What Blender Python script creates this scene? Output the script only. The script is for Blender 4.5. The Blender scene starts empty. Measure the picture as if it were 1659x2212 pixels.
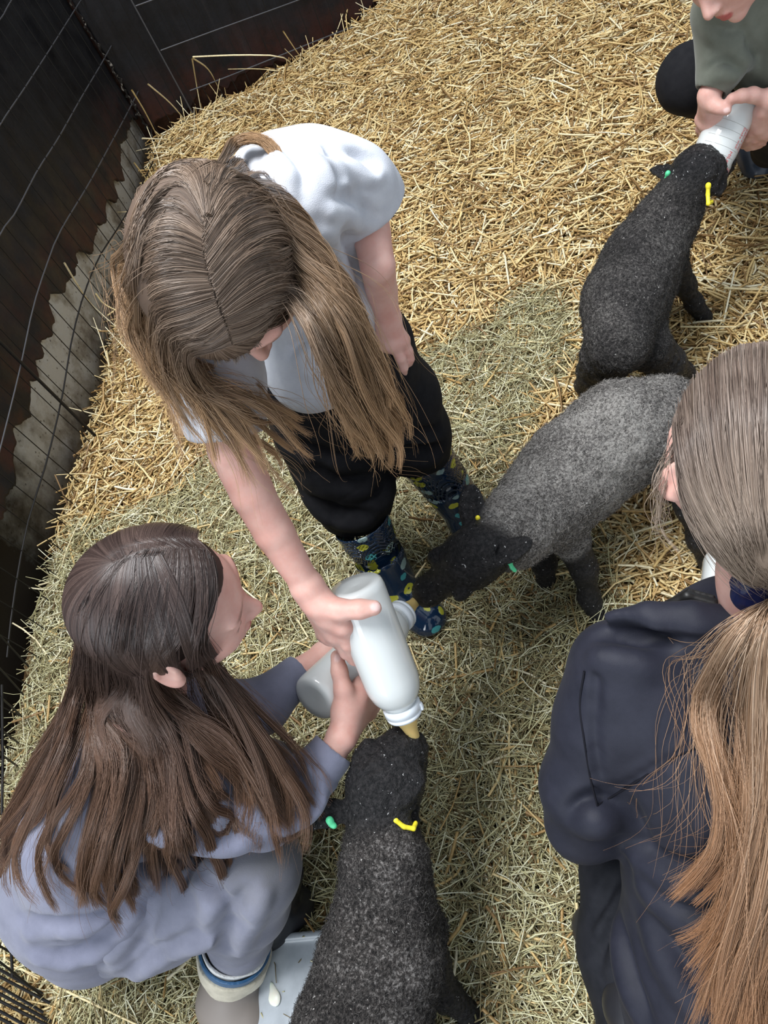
import bpy, math, random
import numpy as np
from mathutils import Matrix, Vector
sc = bpy.context.scene
rng = np.random.default_rng(7)
random.seed(7)

# ------------------------------------------------------------------ camera
CAMH = 1.5
F = 1660.0
NAD = np.array([1480 - 829.5, 2200 - 1106.0])
nd = np.hypot(*NAD)
PITCH = math.pi / 2 - math.atan(nd / F)
dn = NAD / nd
uu = -dn
rr = np.array([-uu[1], uu[0]])
cP, sP = math.cos(PITCH), math.sin(PITCH)
FW = np.array([0, cP, -sP])
LR = np.array([1.0, 0, 0])
LU = np.array([0, sP, cP])
CX = rr[0] * LR + uu[0] * LU          # image right in the world
CY = rr[1] * LR + uu[1] * LU          # image down in the world
CAM = np.array([0, 0, CAMH])


def ray(px, py):
    return FW + CX * (px - 829.5) / F + CY * (py - 1106.0) / F


def Q(px, py, t):
    return CAM + ray(px, py) * t


def P(px, py, z):
    v = ray(px, py)
    return CAM + v * ((z - CAMH) / v[2])


def cdir(x, y, z):
    v = CX * x + CY * y + FW * z
    return v / np.linalg.norm(v)


def project(p):
    d = np.asarray(p) - CAM
    t = d @ FW
    return np.stack([829.5 + F * (d @ CX) / t, 1106 + F * (d @ CY) / t, t], -1)


cd = bpy.data.cameras.new('camera')
cam = bpy.data.objects.new('camera', cd)
sc.collection.objects.link(cam)
sc.camera = cam
cd.sensor_fit = 'VERTICAL'
cd.sensor_height = 24
cd.lens = F / 2212 * 24
cd.clip_start = 0.02
m = Matrix.Identity(4)
for i in range(3):
    m[i][0] = CX[i]
    m[i][1] = -CY[i]
    m[i][2] = -FW[i]
    m[i][3] = CAM[i]
cam.matrix_world = m

# ------------------------------------------------------------------ light
w = bpy.data.worlds.new('world')
sc.world = w
w.use_nodes = True
w.node_tree.nodes['Background'].inputs[0].default_value = (0.80, 0.90, 1.0, 1)
w.node_tree.nodes['Background'].inputs[1].default_value = 0.8


def area(name, loc, target, size, size_y, power, col):
    l = bpy.data.lights.new(name, 'AREA')
    l.shape = 'RECTANGLE'
    l.size = size
    l.size_y = size_y
    l.energy = power
    l.color = col
    o = bpy.data.objects.new(name, l)
    sc.collection.objects.link(o)
    o.location = loc
    o.rotation_euler = (Vector(target) - Vector(loc)).to_track_quat('-Z', 'Y').to_euler()
    return o


area('roof_skylight', (-0.3, 1.3, 4.6), (0.3, 0.9, 0), 2.4, 1.4, 300, (0.97, 0.985, 1.0))
area('barn_doorway_daylight', (-3.3, -2.5, 1.5), (-0.1, 0.6, 0.5), 1.3, 2.8, 75, (0.9, 0.95, 1.0))
sc.cycles.max_bounces = 6
sc.cycles.diffuse_bounces = 3
sc.cycles.glossy_bounces = 3
sc.cycles.transparent_max_bounces = 6
sc.view_settings.view_transform = 'Standard'
sc.view_settings.look = 'None'
sc.view_settings.exposure = 0.0
sc.view_settings.gamma = 1.0
sc.view_settings.use_curve_mapping = False


# ------------------------------------------------------------------ noise
def _hash(ix, iy, iz, s):
    h = (ix * 374761393 + iy * 668265263 + iz * 2147483647 + s * 974711) & 0xffffffff
    h = ((h ^ (h >> 13)) * 1274126177) & 0xffffffff
    return ((h ^ (h >> 16)) & 0xffff) / 32768.0 - 1.0


def noise(p, freq=1.0, seed=0):
    p = np.asarray(p, float) * freq + 100.0
    i = np.floor(p).astype(np.int64)
    f = p - i
    f = f * f * (3 - 2 * f)
    r = 0
    for dx in (0, 1):
        for dy in (0, 1):
            for dz in (0, 1):
                wt = (f[:, 0] if dx else 1 - f[:, 0]) * (f[:, 1] if dy else 1 - f[:, 1]) * (f[:, 2] if dz else 1 - f[:, 2])
                r = r + wt * _hash(i[:, 0] + dx, i[:, 1] + dy, i[:, 2] + dz, seed)
    return r


def fbm(p, freq, oct=3, seed=0):
    r = 0
    a = 1.0
    for o in range(oct):
        r = r + a * noise(p, freq * 2 ** o, seed + o)
        a *= 0.5
    return r


# ------------------------------------------------------------------ objects
def tag(o, label=None, cat=None, group=None, kind=None):
    if label:
        o['label'] = label
    if cat:
        o['category'] = cat
    if group:
        o['group'] = group
    if kind:
        o['kind'] = kind
    return o


def empty(name, loc, label=None, cat=None, group=None):
    o = bpy.data.objects.new(name, None)
    sc.collection.objects.link(o)
    o.location = loc
    o.empty_display_size = 0.05
    return tag(o, label, cat, group)


def link(name, me, mat, parent=None, label=None):
    o = bpy.data.objects.new(name, me)
    sc.collection.objects.link(o)
    if mat is not None:
        me.materials.append(mat)
    if parent is not None:
        o.parent = parent
        o.matrix_parent_inverse = Matrix.Translation(-Vector(parent.location))
        if parent.parent is not None:
            o.matrix_parent_inverse = Matrix.Identity(4)
    if label:
        o['label'] = label
    return o


def npmesh(name, V, faces, attrs=None, smooth=True):
    """V (n,3); faces (m,k) integer array with one k, or list of such arrays."""
    me = bpy.data.meshes.new(name)
    if not isinstance(faces, list):
        faces = [faces]
    faces = [np.asarray(f) for f in faces if len(f)]
    me.vertices.add(len(V))
    me.vertices.foreach_set('co', np.asarray(V, np.float32).ravel())
    loops = np.concatenate([f.ravel() for f in faces]).astype(np.int32)
    tot = np.concatenate([np.full(len(f), f.shape[1], np.int32) for f in faces])
    st = np.concatenate([[0], np.cumsum(tot)[:-1]]).astype(np.int32)
    me.loops.add(len(loops))
    me.loops.foreach_set('vertex_index', loops)
    me.polygons.add(len(tot))
    me.polygons.foreach_set('loop_start', st)
    me.polygons.foreach_set('loop_total', tot)
    if smooth:
        me.polygons.foreach_set('use_smooth', np.ones(len(tot), bool))
    for k, a in (attrs or {}).items():
        at = me.attributes.new(k, 'FLOAT', 'POINT')
        at.data.foreach_set('value', np.asarray(a, np.float32))
    me.update(calc_edges=True)
    return me


# ------------------------------------------------------------------ implicit surface modelling
def unit(v):
    v = np.asarray(v, float)
    return v / (np.linalg.norm(v) + 1e-12)


class Vol:
    def __init__(s):
        s.p = []

    def add(s, fn, lo, hi, k, op):
        s.p.append((fn, np.asarray(lo, float), np.asarray(hi, float), k, op))

    def cone(s, a, b, ra, rb, k=0.02, op='u', flat=None, cap=None, shell=None):
        a = np.asarray(a, float)
        b = np.asarray(b, float)
        R = max(ra, rb)
        d = b - a
        L2 = d @ d + 1e-12
        Ln = math.sqrt(L2)
        if flat is not None:
            n = unit(flat[0])
            sc_ = flat[1]

        def fn(p):
            q = p - a
            if flat is not None:
                q = q + np.outer(q @ n, n) * (1 / sc_ - 1)
                dd = d + n * (d @ n) * (1 / sc_ - 1)
                l2 = dd @ dd
            else:
                dd, l2 = d, L2
            t = (q @ dd) / l2
            tc = np.clip(t, 0, 1)
            r = ra + (rb - ra) * tc
            v = np.linalg.norm(q - tc[:, None] * dd, axis=1) - r
            if shell:
                v = np.abs(v + shell) - shell
            if cap:
                if cap[1]:
                    v = np.maximum(v, (t - 1) * Ln)
                if cap[0]:
                    v = np.maximum(v, -t * Ln)
            return v
        s.add(fn, np.minimum(a, b) - R, np.maximum(a, b) + R, k, op)
        return s

    def chain(s, pts, k=0.02, op='u', flat=None):
        for (a, ra), (b, rb) in zip(pts[:-1], pts[1:]):
            s.cone(a, b, ra, rb, k, op, flat)
        return s

    def ell(s, c, rad, R=None, k=0.02, op='u'):
        c = np.asarray(c, float)
        rad = np.asarray(rad, float)
        R = np.eye(3) if R is None else np.asarray(R)   # columns are axes

        def fn(p):
            q = (p - c) @ R
            k0 = np.linalg.norm(q / rad, axis=1)
            k1 = np.linalg.norm(q / rad ** 2, axis=1) + 1e-9
            return k0 * (k0 - 1) / k1
        s.add(fn, c - rad.max(), c + rad.max(), k, op)
        return s

    def box(s, c, half, R=None, r=0.005, k=0.01, op='u'):
        c = np.asarray(c, float)
        half = np.asarray(half, float)
        R = np.eye(3) if R is None else np.asarray(R)

        def fn(p):
            q = np.abs((p - c) @ R) - half + r
            return np.linalg.norm(np.maximum(q, 0), axis=1) + np.minimum(q.max(1), 0) - r
        e = np.linalg.norm(half)
        s.add(fn, c - e, c + e, k, op)
        return s

    @staticmethod
    def comb(a, b, k, op):
        if op == 'u':
            h = np.maximum(k - np.abs(a - b), 0) / k
            return np.minimum(a, b) - h * h * k * 0.25
        if op == 's':
            b = -b
        h = np.maximum(k - np.abs(a - b), 0) / k
        return np.maximum(a, b) + h * h * k * 0.25

    def eval(s, p):
        r = np.full(len(p), 1.0)
        for fn, lo, hi, k, op in s.p:
            r = s.comb(r, fn(p), k, op)
        return r

    def grad(s, p, e=0.002):
        g = np.stack([s.eval(p + np.eye(3)[i] * e) - s.eval(p - np.eye(3)[i] * e) for i in range(3)], 1)
        return g / (np.linalg.norm(g, axis=1, keepdims=True) + 1e-9)

    def mesh(s, h):
        lo = np.min([x[1] for x in s.p if x[4] == 'u'], 0) - 3 * h - .01
        hi = np.max([x[2] for x in s.p if x[4] == 'u'], 0) + 3 * h + .01
        n = np.ceil((hi - lo) / h).astype(int) + 1
        Fd = np.full(n, 0.5, np.float32)
        for fn, plo, phi, k, op in s.p:
            mg = k + 3 * h
            i0 = np.clip(np.floor((plo - mg - lo) / h).astype(int), 0, n - 1)
            i1 = np.clip(np.ceil((phi + mg - lo) / h).astype(int) + 1, 1, n)
            if (i1 <= i0).any():
                continue
            ax = [lo[d] + h * np.arange(i0[d], i1[d]) for d in range(3)]
            G = np.stack(np.meshgrid(*ax, indexing='ij'), -1).reshape(-1, 3)
            sl = tuple(slice(i0[d], i1[d]) for d in range(3))
            cur = Fd[sl]
            Fd[sl] = s.comb(cur.ravel(), fn(G), k, op).reshape(cur.shape)
        return surface_nets(Fd, lo, h)


def surface_nets(Fd, lo, h):
    S = Fd < 0
    n = np.array(Fd.shape)
    c = np.zeros(n - 1, np.int8)
    offs = [(i, j, k) for i in (0, 1) for j in (0, 1) for k in (0, 1)]
    for o in offs:
        c += S[o[0]:n[0] - 1 + o[0], o[1]:n[1] - 1 + o[1], o[2]:n[2] - 1 + o[2]]
    act = (c > 0) & (c < 8)
    idx = np.argwhere(act)
    vals = np.stack([Fd[idx[:, 0] + o[0], idx[:, 1] + o[1], idx[:, 2] + o[2]] for o in offs], 1)
    pos = np.zeros((len(idx), 3))
    cnt = np.zeros(len(idx))
    for a in range(8):
        for b in range(a + 1, 8):
            da = np.array(offs[b]) - np.array(offs[a])
            if np.abs(da).sum() != 1:
                continue
            va, vb = vals[:, a], vals[:, b]
            mm = (va < 0) != (vb < 0)
            t = np.where(mm, va / np.where(mm, va - vb, 1), 0)
            pos += np.where(mm[:, None], np.array(offs[a]) + t[:, None] * da, 0)
            cnt += mm
    pos /= cnt[:, None]
    V = lo + (idx + pos) * h
    im = np.full(n - 1, -1, np.int32)
    im[act] = np.arange(len(idx))
    quads = []
    for ax in range(3):
        b, c2 = (ax + 1) % 3, (ax + 2) % 3
        s0 = [slice(None)] * 3
        s1 = [slice(None)] * 3
        s0[ax] = slice(0, n[ax] - 1)
        s1[ax] = slice(1, n[ax])
        A, B = S[tuple(s0)], S[tuple(s1)]
        d = A != B
        e = np.argwhere(d)
        e = e[(e[:, b] > 0) & (e[:, c2] > 0) & (e[:, b] < n[b] - 1) & (e[:, c2] < n[c2] - 1)]
        sgn = A[tuple(e.T)]

        def cell(db, dc):
            q = e.copy()
            q[:, b] -= db
            q[:, c2] -= dc
            return im[tuple(q.T)]
        q = np.stack([cell(1, 1), cell(0, 1), cell(0, 0), cell(1, 0)], 1)
        q[~sgn] = q[~sgn][:, ::-1]
        quads.append(q)
    return V, np.concatenate(quads)


def vnormals(V, Q4):
    e1 = V[Q4[:, 2]] - V[Q4[:, 0]]
    e2 = V[Q4[:, 3]] - V[Q4[:, 1]]
    fn = np.cross(e1, e2)
    N = np.zeros_like(V)
    for i in range(4):
        np.add.at(N, Q4[:, i], fn)
    return N / (np.linalg.norm(N, axis=1, keepdims=True) + 1e-12)


def relax(V, Q4, it=1, f=0.5):
    a = Q4.ravel()
    b = np.roll(Q4, -1, 1).ravel()
    for _ in range(it):
        S_ = np.zeros_like(V)
        c = np.zeros(len(V))
        np.add.at(S_, a, V[b])
        np.add.at(c, a, 1)
        np.add.at(S_, b, V[a])
        np.add.at(c, b, 1)
        V = V * (1 - f) + f * S_ / c[:, None]
    return V


def volobj(name, vol, h, mat, parent=None, label=None, disp=None, attr=None, it=2):
    V, Q4 = vol.mesh(h)
    V = relax(V, Q4, it)
    if disp is not None:
        N = vnormals(V, Q4)
        V = V + N * disp(V, N)[:, None]
    at = attr(V) if attr else None
    me = npmesh(name, V, Q4, at)
    o = link(name, me, mat, parent, label)
    return o, V, Q4


# ------------------------------------------------------------------ strands
def tubes(S, R, sides=3, attrs=None, closed_tips=True):
    """S (N,M,3) points, R (N,M) radii -> V, faces, per-vertex attrs"""
    N, M, _ = S.shape
    T = np.gradient(S, axis=1)
    T /= np.linalg.norm(T, axis=2, keepdims=True) + 1e-12
    ref = rng.normal(size=(N, 1, 3))
    A = np.cross(T, ref)
    A /= np.linalg.norm(A, axis=2, keepdims=True) + 1e-12
    B = np.cross(T, A)
    V = np.zeros((N, M, sides, 3))
    for s in range(sides):
        a = 2 * math.pi * s / sides
        V[:, :, s] = S + (A * math.cos(a) + B * math.sin(a)) * R[:, :, None]
    base = (np.arange(N) * M * sides)[:, None, None]
    i = (np.arange(M - 1) * sides)[None, :, None]
    s = np.arange(sides)[None, None, :]
    s2 = (s + 1) % sides
    q = np.stack([base + i + s, base + i + s2, base + i + sides + s2, base + i + sides + s], -1).reshape(-1, 4)
    at = {}
    for k, a in (attrs or {}).items():
        a = np.asarray(a)
        if a.ndim == 1:
            a = np.repeat(a[:, None], M, 1)
        at[k] = np.repeat(a[:, :, None], sides, 2).ravel()
    return V.reshape(-1, 3), q, at


def catmull(pts, n):
    pts = np.asarray(pts, float)
    m_ = len(pts)
    d = np.concatenate([[0], np.cumsum(np.linalg.norm(np.diff(pts, axis=0), axis=1) + 1e-6)])
    ts = np.linspace(0, d[-1], n)
    out = np.zeros((n, pts.shape[1]))
    e = np.vstack([2 * pts[0] - pts[1], pts, 2 * pts[-1] - pts[-2]])
    for q, t in enumerate(ts):
        i = min(max(np.searchsorted(d, t, 'right') - 1, 0), m_ - 2)
        u = (t - d[i]) / (d[i + 1] - d[i])
        p0, p1, p2, p3 = e[i], e[i + 1], e[i + 2], e[i + 3]
        out[q] = 0.5 * (2 * p1 + (p2 - p0) * u + (2 * p0 - 5 * p1 + 4 * p2 - p3) * u * u + (3 * p1 - p0 - 3 * p2 + p3) * u ** 3)
    return out


def wire(name, polylines, r, mat, parent=None, label=None, sides=6, n=None):
    Vs, Fs, o = [], [], 0
    for pl in polylines:
        pl = np.asarray(pl, float)
        if n:
            pl = catmull(pl, n)
        V, q, _ = tubes(pl[None], np.full((1, len(pl)), r), sides)
        Vs.append(V)
        Fs.append(q + o)
        o += len(V)
    return link(name, npmesh(name, np.concatenate(Vs), np.concatenate(Fs)), mat, parent, label)


def lathe(name, prof, frame, mat, parent=None, label=None, seg=48, attrs=None):
    """prof: (radius, height) along the frame's axis; frame=(origin, axis)"""
    o, ax = frame
    ax = unit(ax)
    a = unit(np.cross(ax, [0.3, 0.2, 0.9]))
    b = np.cross(ax, a)
    V = []
    for r, z in prof:
        for s in range(seg):
            t = 2 * math.pi * s / seg
            V.append(o + ax * z + (a * math.cos(t) + b * math.sin(t)) * r)
    q = []
    for i in range(len(prof) - 1):
        for s in range(seg):
            q.append((i * seg + s, i * seg + (s + 1) % seg, (i + 1) * seg + (s + 1) % seg, (i + 1) * seg + s))
    me = npmesh(name, np.array(V), np.array(q))
    return link(name, me, mat, parent, label)


# ------------------------------------------------------------------ materials
def mat(name, col, rough=0.7, spec=0.3, **kw):
    m = bpy.data.materials.new(name)
    m.use_nodes = True
    b = m.node_tree.nodes['Principled BSDF']
    b.inputs['Base Color'].default_value = (*col, 1)
    b.inputs['Roughness'].default_value = rough
    b.inputs['Specular IOR Level'].default_value = spec
    for k, v in kw.items():
        b.inputs[k.replace('_', ' ')].default_value = v
    return m


def N_(m, t, **kw):
    n = m.node_tree.nodes.new(t)
    for k, v in kw.items():
        setattr(n, k, v)
    return n


def L_(m, a, b):
    m.node_tree.links.new(a, b)


def ramp(m, fac, stops):
    r = N_(m, 'ShaderNodeValToRGB')
    e = r.color_ramp.elements
    while len(e) < len(stops):
        e.new(0.5)
    for i, (p, c) in enumerate(stops):
        e[i].position = p
        e[i].color = (*c, 1)
    L_(m, fac, r.inputs[0])
    return r.outputs[0]


def pos(m, scale=(1, 1, 1)):
    g = N_(m, 'ShaderNodeNewGeometry')
    mp = N_(m, 'ShaderNodeMapping')
    mp.inputs['Scale'].default_value = scale
    L_(m, g.outputs['Position'], mp.inputs[0])
    return mp.outputs[0]


def noise_n(m, scale, detail=4, rough=0.6, vec=None):
    n = N_(m, 'ShaderNodeTexNoise')
    n.inputs['Scale'].default_value = scale
    n.inputs['Detail'].default_value = detail
    n.inputs['Roughness'].default_value = rough
    L_(m, vec if vec is not None else pos(m), n.inputs['Vector'])
    return n.outputs['Fac']


def bump(m, h, strength=0.3, dist=0.002):
    b = N_(m, 'ShaderNodeBump')
    b.inputs['Strength'].default_value = strength
    b.inputs['Distance'].default_value = dist
    L_(m, h, b.inputs['Height'])
    L_(m, b.outputs[0], m.node_tree.nodes['Principled BSDF'].inputs['Normal'])
    return b


def base(m, sock):
    L_(m, sock, m.node_tree.nodes['Principled BSDF'].inputs['Base Color'])


def attr_n(m, name):
    a = N_(m, 'ShaderNodeAttribute')
    a.attribute_name = name
    return a.outputs['Fac']


def mix(m, f, a, b):
    x = N_(m, 'ShaderNodeMix', data_type='RGBA')
    for s, i in ((f, 0), (a, 6), (b, 7)):
        if isinstance(s, tuple):
            x.inputs[i].default_value = (*s, 1)
        elif isinstance(s, (int, float)):
            x.inputs[i].default_value = s
        else:
            L_(m, s, x.inputs[i])
    return x.outputs[2]


def cloth(name, c1, c2, sc_=60, rough=0.9, bs=0.35, dist=0.0015, sheen=0.2):
    m = mat(name, c1, rough, 0.2)
    base(m, ramp(m, noise_n(m, sc_), [(0.3, c1), (0.7, c2)]))
    bump(m, noise_n(m, 900, 2), bs, dist)
    m.node_tree.nodes['Principled BSDF'].inputs['Sheen Weight'].default_value = sheen
    return m
# ------------------------------------------------------------------ setting: floor and walls
COR = P(330, 322, 0.0)
dL = unit(np.array([-1.106, 1.089, 0]) - COR)
dB = unit(np.array([1.2, 3.53, 0]) - COR)
nL = np.array([-dL[1], dL[0], 0.0])
nL = nL * np.sign(nL[0])
nB = np.array([dB[1], -dB[0], 0.0])


def onplane(px, py, o, n):
    v = ray(px, py)
    return CAM + v * (((o - CAM) @ n) / (v @ n))


def floor_h(x, y):
    p = np.stack([x, y, np.zeros_like(x)], 1)
    return 0.022 * fbm(p, 1.7, 3, 5) + 0.008 * noise(p, 9, 3)


gx, gy = np.meshgrid(np.linspace(-2.6, 3.4, 301), np.linspace(-1.6, 4.2, 291), indexing='ij')
V = np.stack([gx.ravel(), gy.ravel(), floor_h(gx.ravel(), gy.ravel()) - 0.012], 1)
a = np.arange(301 * 291).reshape(301, 291)
qf = np.stack([a[:-1, :-1], a[1:, :-1], a[1:, 1:], a[:-1, 1:]], -1).reshape(-1, 4)
m_floor = mat('trodden_bedding', (0.16, 0.10, 0.05), 0.95, 0.1)
base(m_floor, ramp(m_floor, noise_n(m_floor, 45, 6, 0.7), [(0.3, (0.055, 0.032, 0.016)), (0.55, (0.16, 0.10, 0.045)), (0.8, (0.30, 0.20, 0.10))]))
bump(m_floor, noise_n(m_floor, 120, 5), 1.0, 0.01)
tag(link('floor', npmesh('floor', V, qf), m_floor), kind='structure')


def slab(name, o, d, n, z0, z1, s0, s1, th, mt, parent=None):
    vs = []
    for s in (s0, s1):
        for z in (z0, z1):
            for t in (0, -th):
                vs.append(o + d * s + n * t + np.array([0, 0, z]))
    f = [(0, 1, 3, 2), (4, 6, 7, 5), (0, 4, 5, 1), (2, 3, 7, 6), (0, 2, 6, 4), (1, 5, 7, 3)]
    return link(name, npmesh(name, np.array(vs), np.array(f), smooth=False), mt, parent)


m_conc = mat('old_concrete', (0.3, 0.3, 0.3), 0.9, 0.2)
c_ = ramp(m_conc, noise_n(m_conc, 7, 8, 0.65), [(0.28, (0.08, 0.06, 0.05)), (0.42, (0.34, 0.34, 0.34)), (0.54, (0.62, 0.67, 0.75))])
v_ = N_(m_conc, 'ShaderNodeTexVoronoi')
v_.inputs['Scale'].default_value = 48
L_(m_conc, pos(m_conc), v_.inputs['Vector'])
base(m_conc, mix(m_conc, ramp(m_conc, v_.outputs['Distance'], [(0.10, (0.7, 0.7, 0.7)), (0.2, (0, 0, 0))]), c_, (0.06, 0.055, 0.055)))
vm = N_(m_conc, 'ShaderNodeVectorMath', operation='DISTANCE')  # shade of the gap at the wall's near end painted in, with brown staining
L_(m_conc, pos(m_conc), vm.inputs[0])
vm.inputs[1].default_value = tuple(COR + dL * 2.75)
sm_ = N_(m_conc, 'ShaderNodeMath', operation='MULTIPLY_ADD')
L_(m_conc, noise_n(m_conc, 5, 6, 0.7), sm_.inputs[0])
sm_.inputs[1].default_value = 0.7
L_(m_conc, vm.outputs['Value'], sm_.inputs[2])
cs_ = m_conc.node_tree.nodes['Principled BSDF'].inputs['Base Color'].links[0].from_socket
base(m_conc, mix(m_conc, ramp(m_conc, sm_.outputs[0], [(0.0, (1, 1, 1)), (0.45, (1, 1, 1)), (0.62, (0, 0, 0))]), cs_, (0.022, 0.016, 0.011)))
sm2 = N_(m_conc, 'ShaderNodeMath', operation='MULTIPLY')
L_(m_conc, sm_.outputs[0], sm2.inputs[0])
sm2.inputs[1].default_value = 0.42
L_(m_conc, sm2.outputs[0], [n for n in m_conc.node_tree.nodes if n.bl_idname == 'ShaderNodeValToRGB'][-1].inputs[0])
bump(m_conc, noise_n(m_conc, 60, 6), 0.6, 0.004)
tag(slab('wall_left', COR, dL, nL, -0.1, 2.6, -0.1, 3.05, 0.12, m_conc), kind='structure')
m_brick = mat('stained_block_wall', (0.2, 0.15, 0.13), 0.9, 0.2)
base(m_brick, ramp(m_brick, noise_n(m_brick, 6, 7, 0.7), [(0.35, (0.05, 0.03, 0.025)), (0.55, (0.14, 0.075, 0.06)), (0.7, (0.24, 0.2, 0.19))]))
bump(m_brick, noise_n(m_brick, 40, 6), 0.6, 0.004)
tag(slab('wall_back', COR, dB, nB, -0.1, 2.6, -0.15, 3.6, 0.12, m_brick), kind='structure')

# black coated boards nailed over the lower walls, ragged at the bottom
m_board = mat('black_coated_board', (0.012, 0.012, 0.014), 0.5, 0.28)
st = noise_n(m_board, 1.0, 6, 0.7, pos(m_board, (14, 14, 1.4)))
c1 = ramp(m_board, st, [(0.35, (0.003, 0.003, 0.004)), (0.6, (0.009, 0.009, 0.011)), (0.8, (0.028, 0.022, 0.021))])
rust = ramp(m_board, attr_n(m_board, 'edge'), [(0.0, (1, 1, 1)), (1.0, (0, 0, 0))])
rn = N_(m_board, 'ShaderNodeMath', operation='MULTIPLY')
L_(m_board, rust, rn.inputs[0])
L_(m_board, ramp(m_board, noise_n(m_board, 9, 6, 0.7), [(0.4, (0, 0, 0)), (0.6, (1, 1, 1))]), rn.inputs[1])
base(m_board, mix(m_board, rn.outputs[0], c1, (0.035, 0.011, 0.008)))
bump(m_board, noise_n(m_board, 30, 7, 0.7), 0.5, 0.004)
L_(m_board, ramp(m_board, noise_n(m_board, 12, 4), [(0.3, (0.33,) * 3), (0.7, (0.75,) * 3)]), m_board.node_tree.nodes['Principled BSDF'].inputs['Roughness'])


def ragged_board(name, o, d, n, edge, z1, th=0.012, label=None, seed=1, s_range=None):
    """edge: list of (s, z) for the torn lower edge"""
    edge = np.array(sorted(edge))
    s0, s1 = s_range or (edge[0, 0], edge[-1, 0])
    ns = 420
    ss = np.linspace(s0, s1, ns)
    zz = np.interp(ss, edge[:, 0], edge[:, 1])
    zz = zz + 0.030 * fbm(np.stack([ss, ss * 0, ss * 0 + seed], 1), 14, 4, seed)
    nz = 40
    V = []
    E = []
    for t in (0, -th):
        for j in range(nz):
            u = (j / (nz - 1)) ** 1.6
            z = zz * (1 - u) + z1 * u
            w_ = 0.004 * noise(np.stack([ss, z, z * 0], 1), 3, seed)
            V.append(o + np.outer(ss, d) + np.outer(w_ + t, n) + np.outer(z, [0, 0, 1]))
            E.append(np.clip((z - zz) / 0.22, 0, 1))
    V = np.concatenate(V)
    E = np.concatenate(E)
    A = np.arange(2 * nz * ns).reshape(2, nz, ns)
    f = [np.stack([A[0, :-1, :-1], A[0, :-1, 1:], A[0, 1:, 1:], A[0, 1:, :-1]], -1).reshape(-1, 4),
         np.stack([A[1, :-1, :-1], A[1, 1:, :-1], A[1, 1:, 1:], A[1, :-1, 1:]], -1).reshape(-1, 4),
         np.stack([A[0, 0, :-1], A[1, 0, :-1], A[1, 0, 1:], A[0, 0, 1:]], -1).reshape(-1, 4),
         np.stack([A[0, :-1, 0], A[0, 1:, 0], A[1, 1:, 0], A[1, :-1, 0]], -1).reshape(-1, 4),
         np.stack([A[0, :-1, -1], A[1, :-1, -1], A[1, 1:, -1], A[0, 1:, -1]], -1).reshape(-1, 4)]
    me = npmesh(name, V, np.concatenate(f), {'edge': E}, smooth=False)
    return tag(link(name, me, m_board), label, 'wall board')


oL = COR + nL * 0.028
edge = []
for px, py in [(300, 235), (268, 320), (263, 395), (232, 455), (205, 490), (172, 565), (140, 610), (122, 650), (115, 700), (90, 740), (72, 810), (70, 870), (30, 930), (10, 1080), (-40, 1200), (-120, 1300)]:
    q = onplane(px, py, oL, nL)
    edge.append(((q - oL) @ dL, q[2]))
ragged_board('wall_lining', oL, dL, nL, edge, 2.5, label='black tarry board lining the left wall, torn away along its bottom above grey concrete', seed=4, s_range=(0.02, 3.0))
cp = np.array([COR + (nL + nB) * .03 + [0, 0, z] for z in np.linspace(.0, .62, 60)])
cp[:, :2] += (rng.random((60, 2)) - .5) * .016
V_, q_, _ = tubes(cp[None], (.003 + .006 * rng.random((1, 60)) ** 3) * np.linspace(1.3, .5, 60)[None], 6)
m_flake = mat('flaking_pale_render', (.2, .18, .15), .9, .2)
base(m_flake, ramp(m_flake, noise_n(m_flake, 60, 4), [(.5, (.012, .010, .009)), (.66, (.30, .27, .23))]))
tag(link('trim_1', npmesh('trim_1', V_, q_), m_flake), kind='structure')
oB = COR + nB * 0.028
edge = []
for px, py in [(345, 255), (400, 235), (440, 200), (500, 185), (600, 140), (700, 95), (850, -10), (1100, -140), (1659, -400)]:
    q = onplane(px, py, oB, nB)
    edge.append(((q - oB) @ dB, max(q[2], 0.0) + 0.0))
ragged_board('wall_lining', oB, dB, nB, edge, 2.5, label='black tarry board lining the back wall above the golden straw', seed=9, s_range=(0.03, 3.5))

# welded wire fence standing in front of both walls
m_wire = mat('weathered_wire', (0.10, 0.10, 0.11), 0.45, 0.5, Metallic=0.6)
m_wired = mat('dark_wire', (0.012, 0.011, 0.011), 0.5, 0.4, Metallic=0.3)
fL = COR + nL * 0.075
fB = COR + nB * 0.075


def fence_pts(pts, o, n):
    return [onplane(x, y, o, n) for x, y in pts]


hw_left = [[(-60, 110), (0, 42), (18, 12), (60, -60)],
           [(-60, 380), (0, 270), (52, 192), (112, 100), (172, 5), (215, -60)],
           [(-40, 600), (0, 505), (33, 460), (80, 370), (125, 300), (175, 212), (228, 122), (285, 15), (310, -30)],
           [(-10, 1010), (18, 900), (45, 789), (72, 663), (101, 572), (130, 500), (190, 400), (245, 300), (290, 215), (342, 110)],
           [(15, 1420), (30, 1290), (60, 1130), (100, 1000), (134, 858), (155, 735), (181, 637), (215, 554), (252, 497), (285, 440), (330, 350), (371, 250)]]
root = empty('wire_fence', fL + dL * 1.0, 'dark bulging wire mesh fence in front of the left wall', 'fence')
for l in hw_left[:4]:
    wire('horizontal_wire', [fence_pts(l, fL, nL)], 0.0022, m_wire, root, n=30)
wire('horizontal_wire', [fence_pts(hw_left[4], fL, nL)], 0.0026, m_wired, root, n=30)
lines = []
for i, s in enumerate(np.arange(0.03, 3.0, 0.078)):
    o = fL + dL * s
    bow = 0.03 * math.sin(s * 3)
    lines.append([o + [0, 0, -0.03], o + nL * bow * 0.3 + [0, 0, 0.3], o + nL * 0 + [0, 0, 0.8], o + [0, 0, 1.9]])
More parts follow.
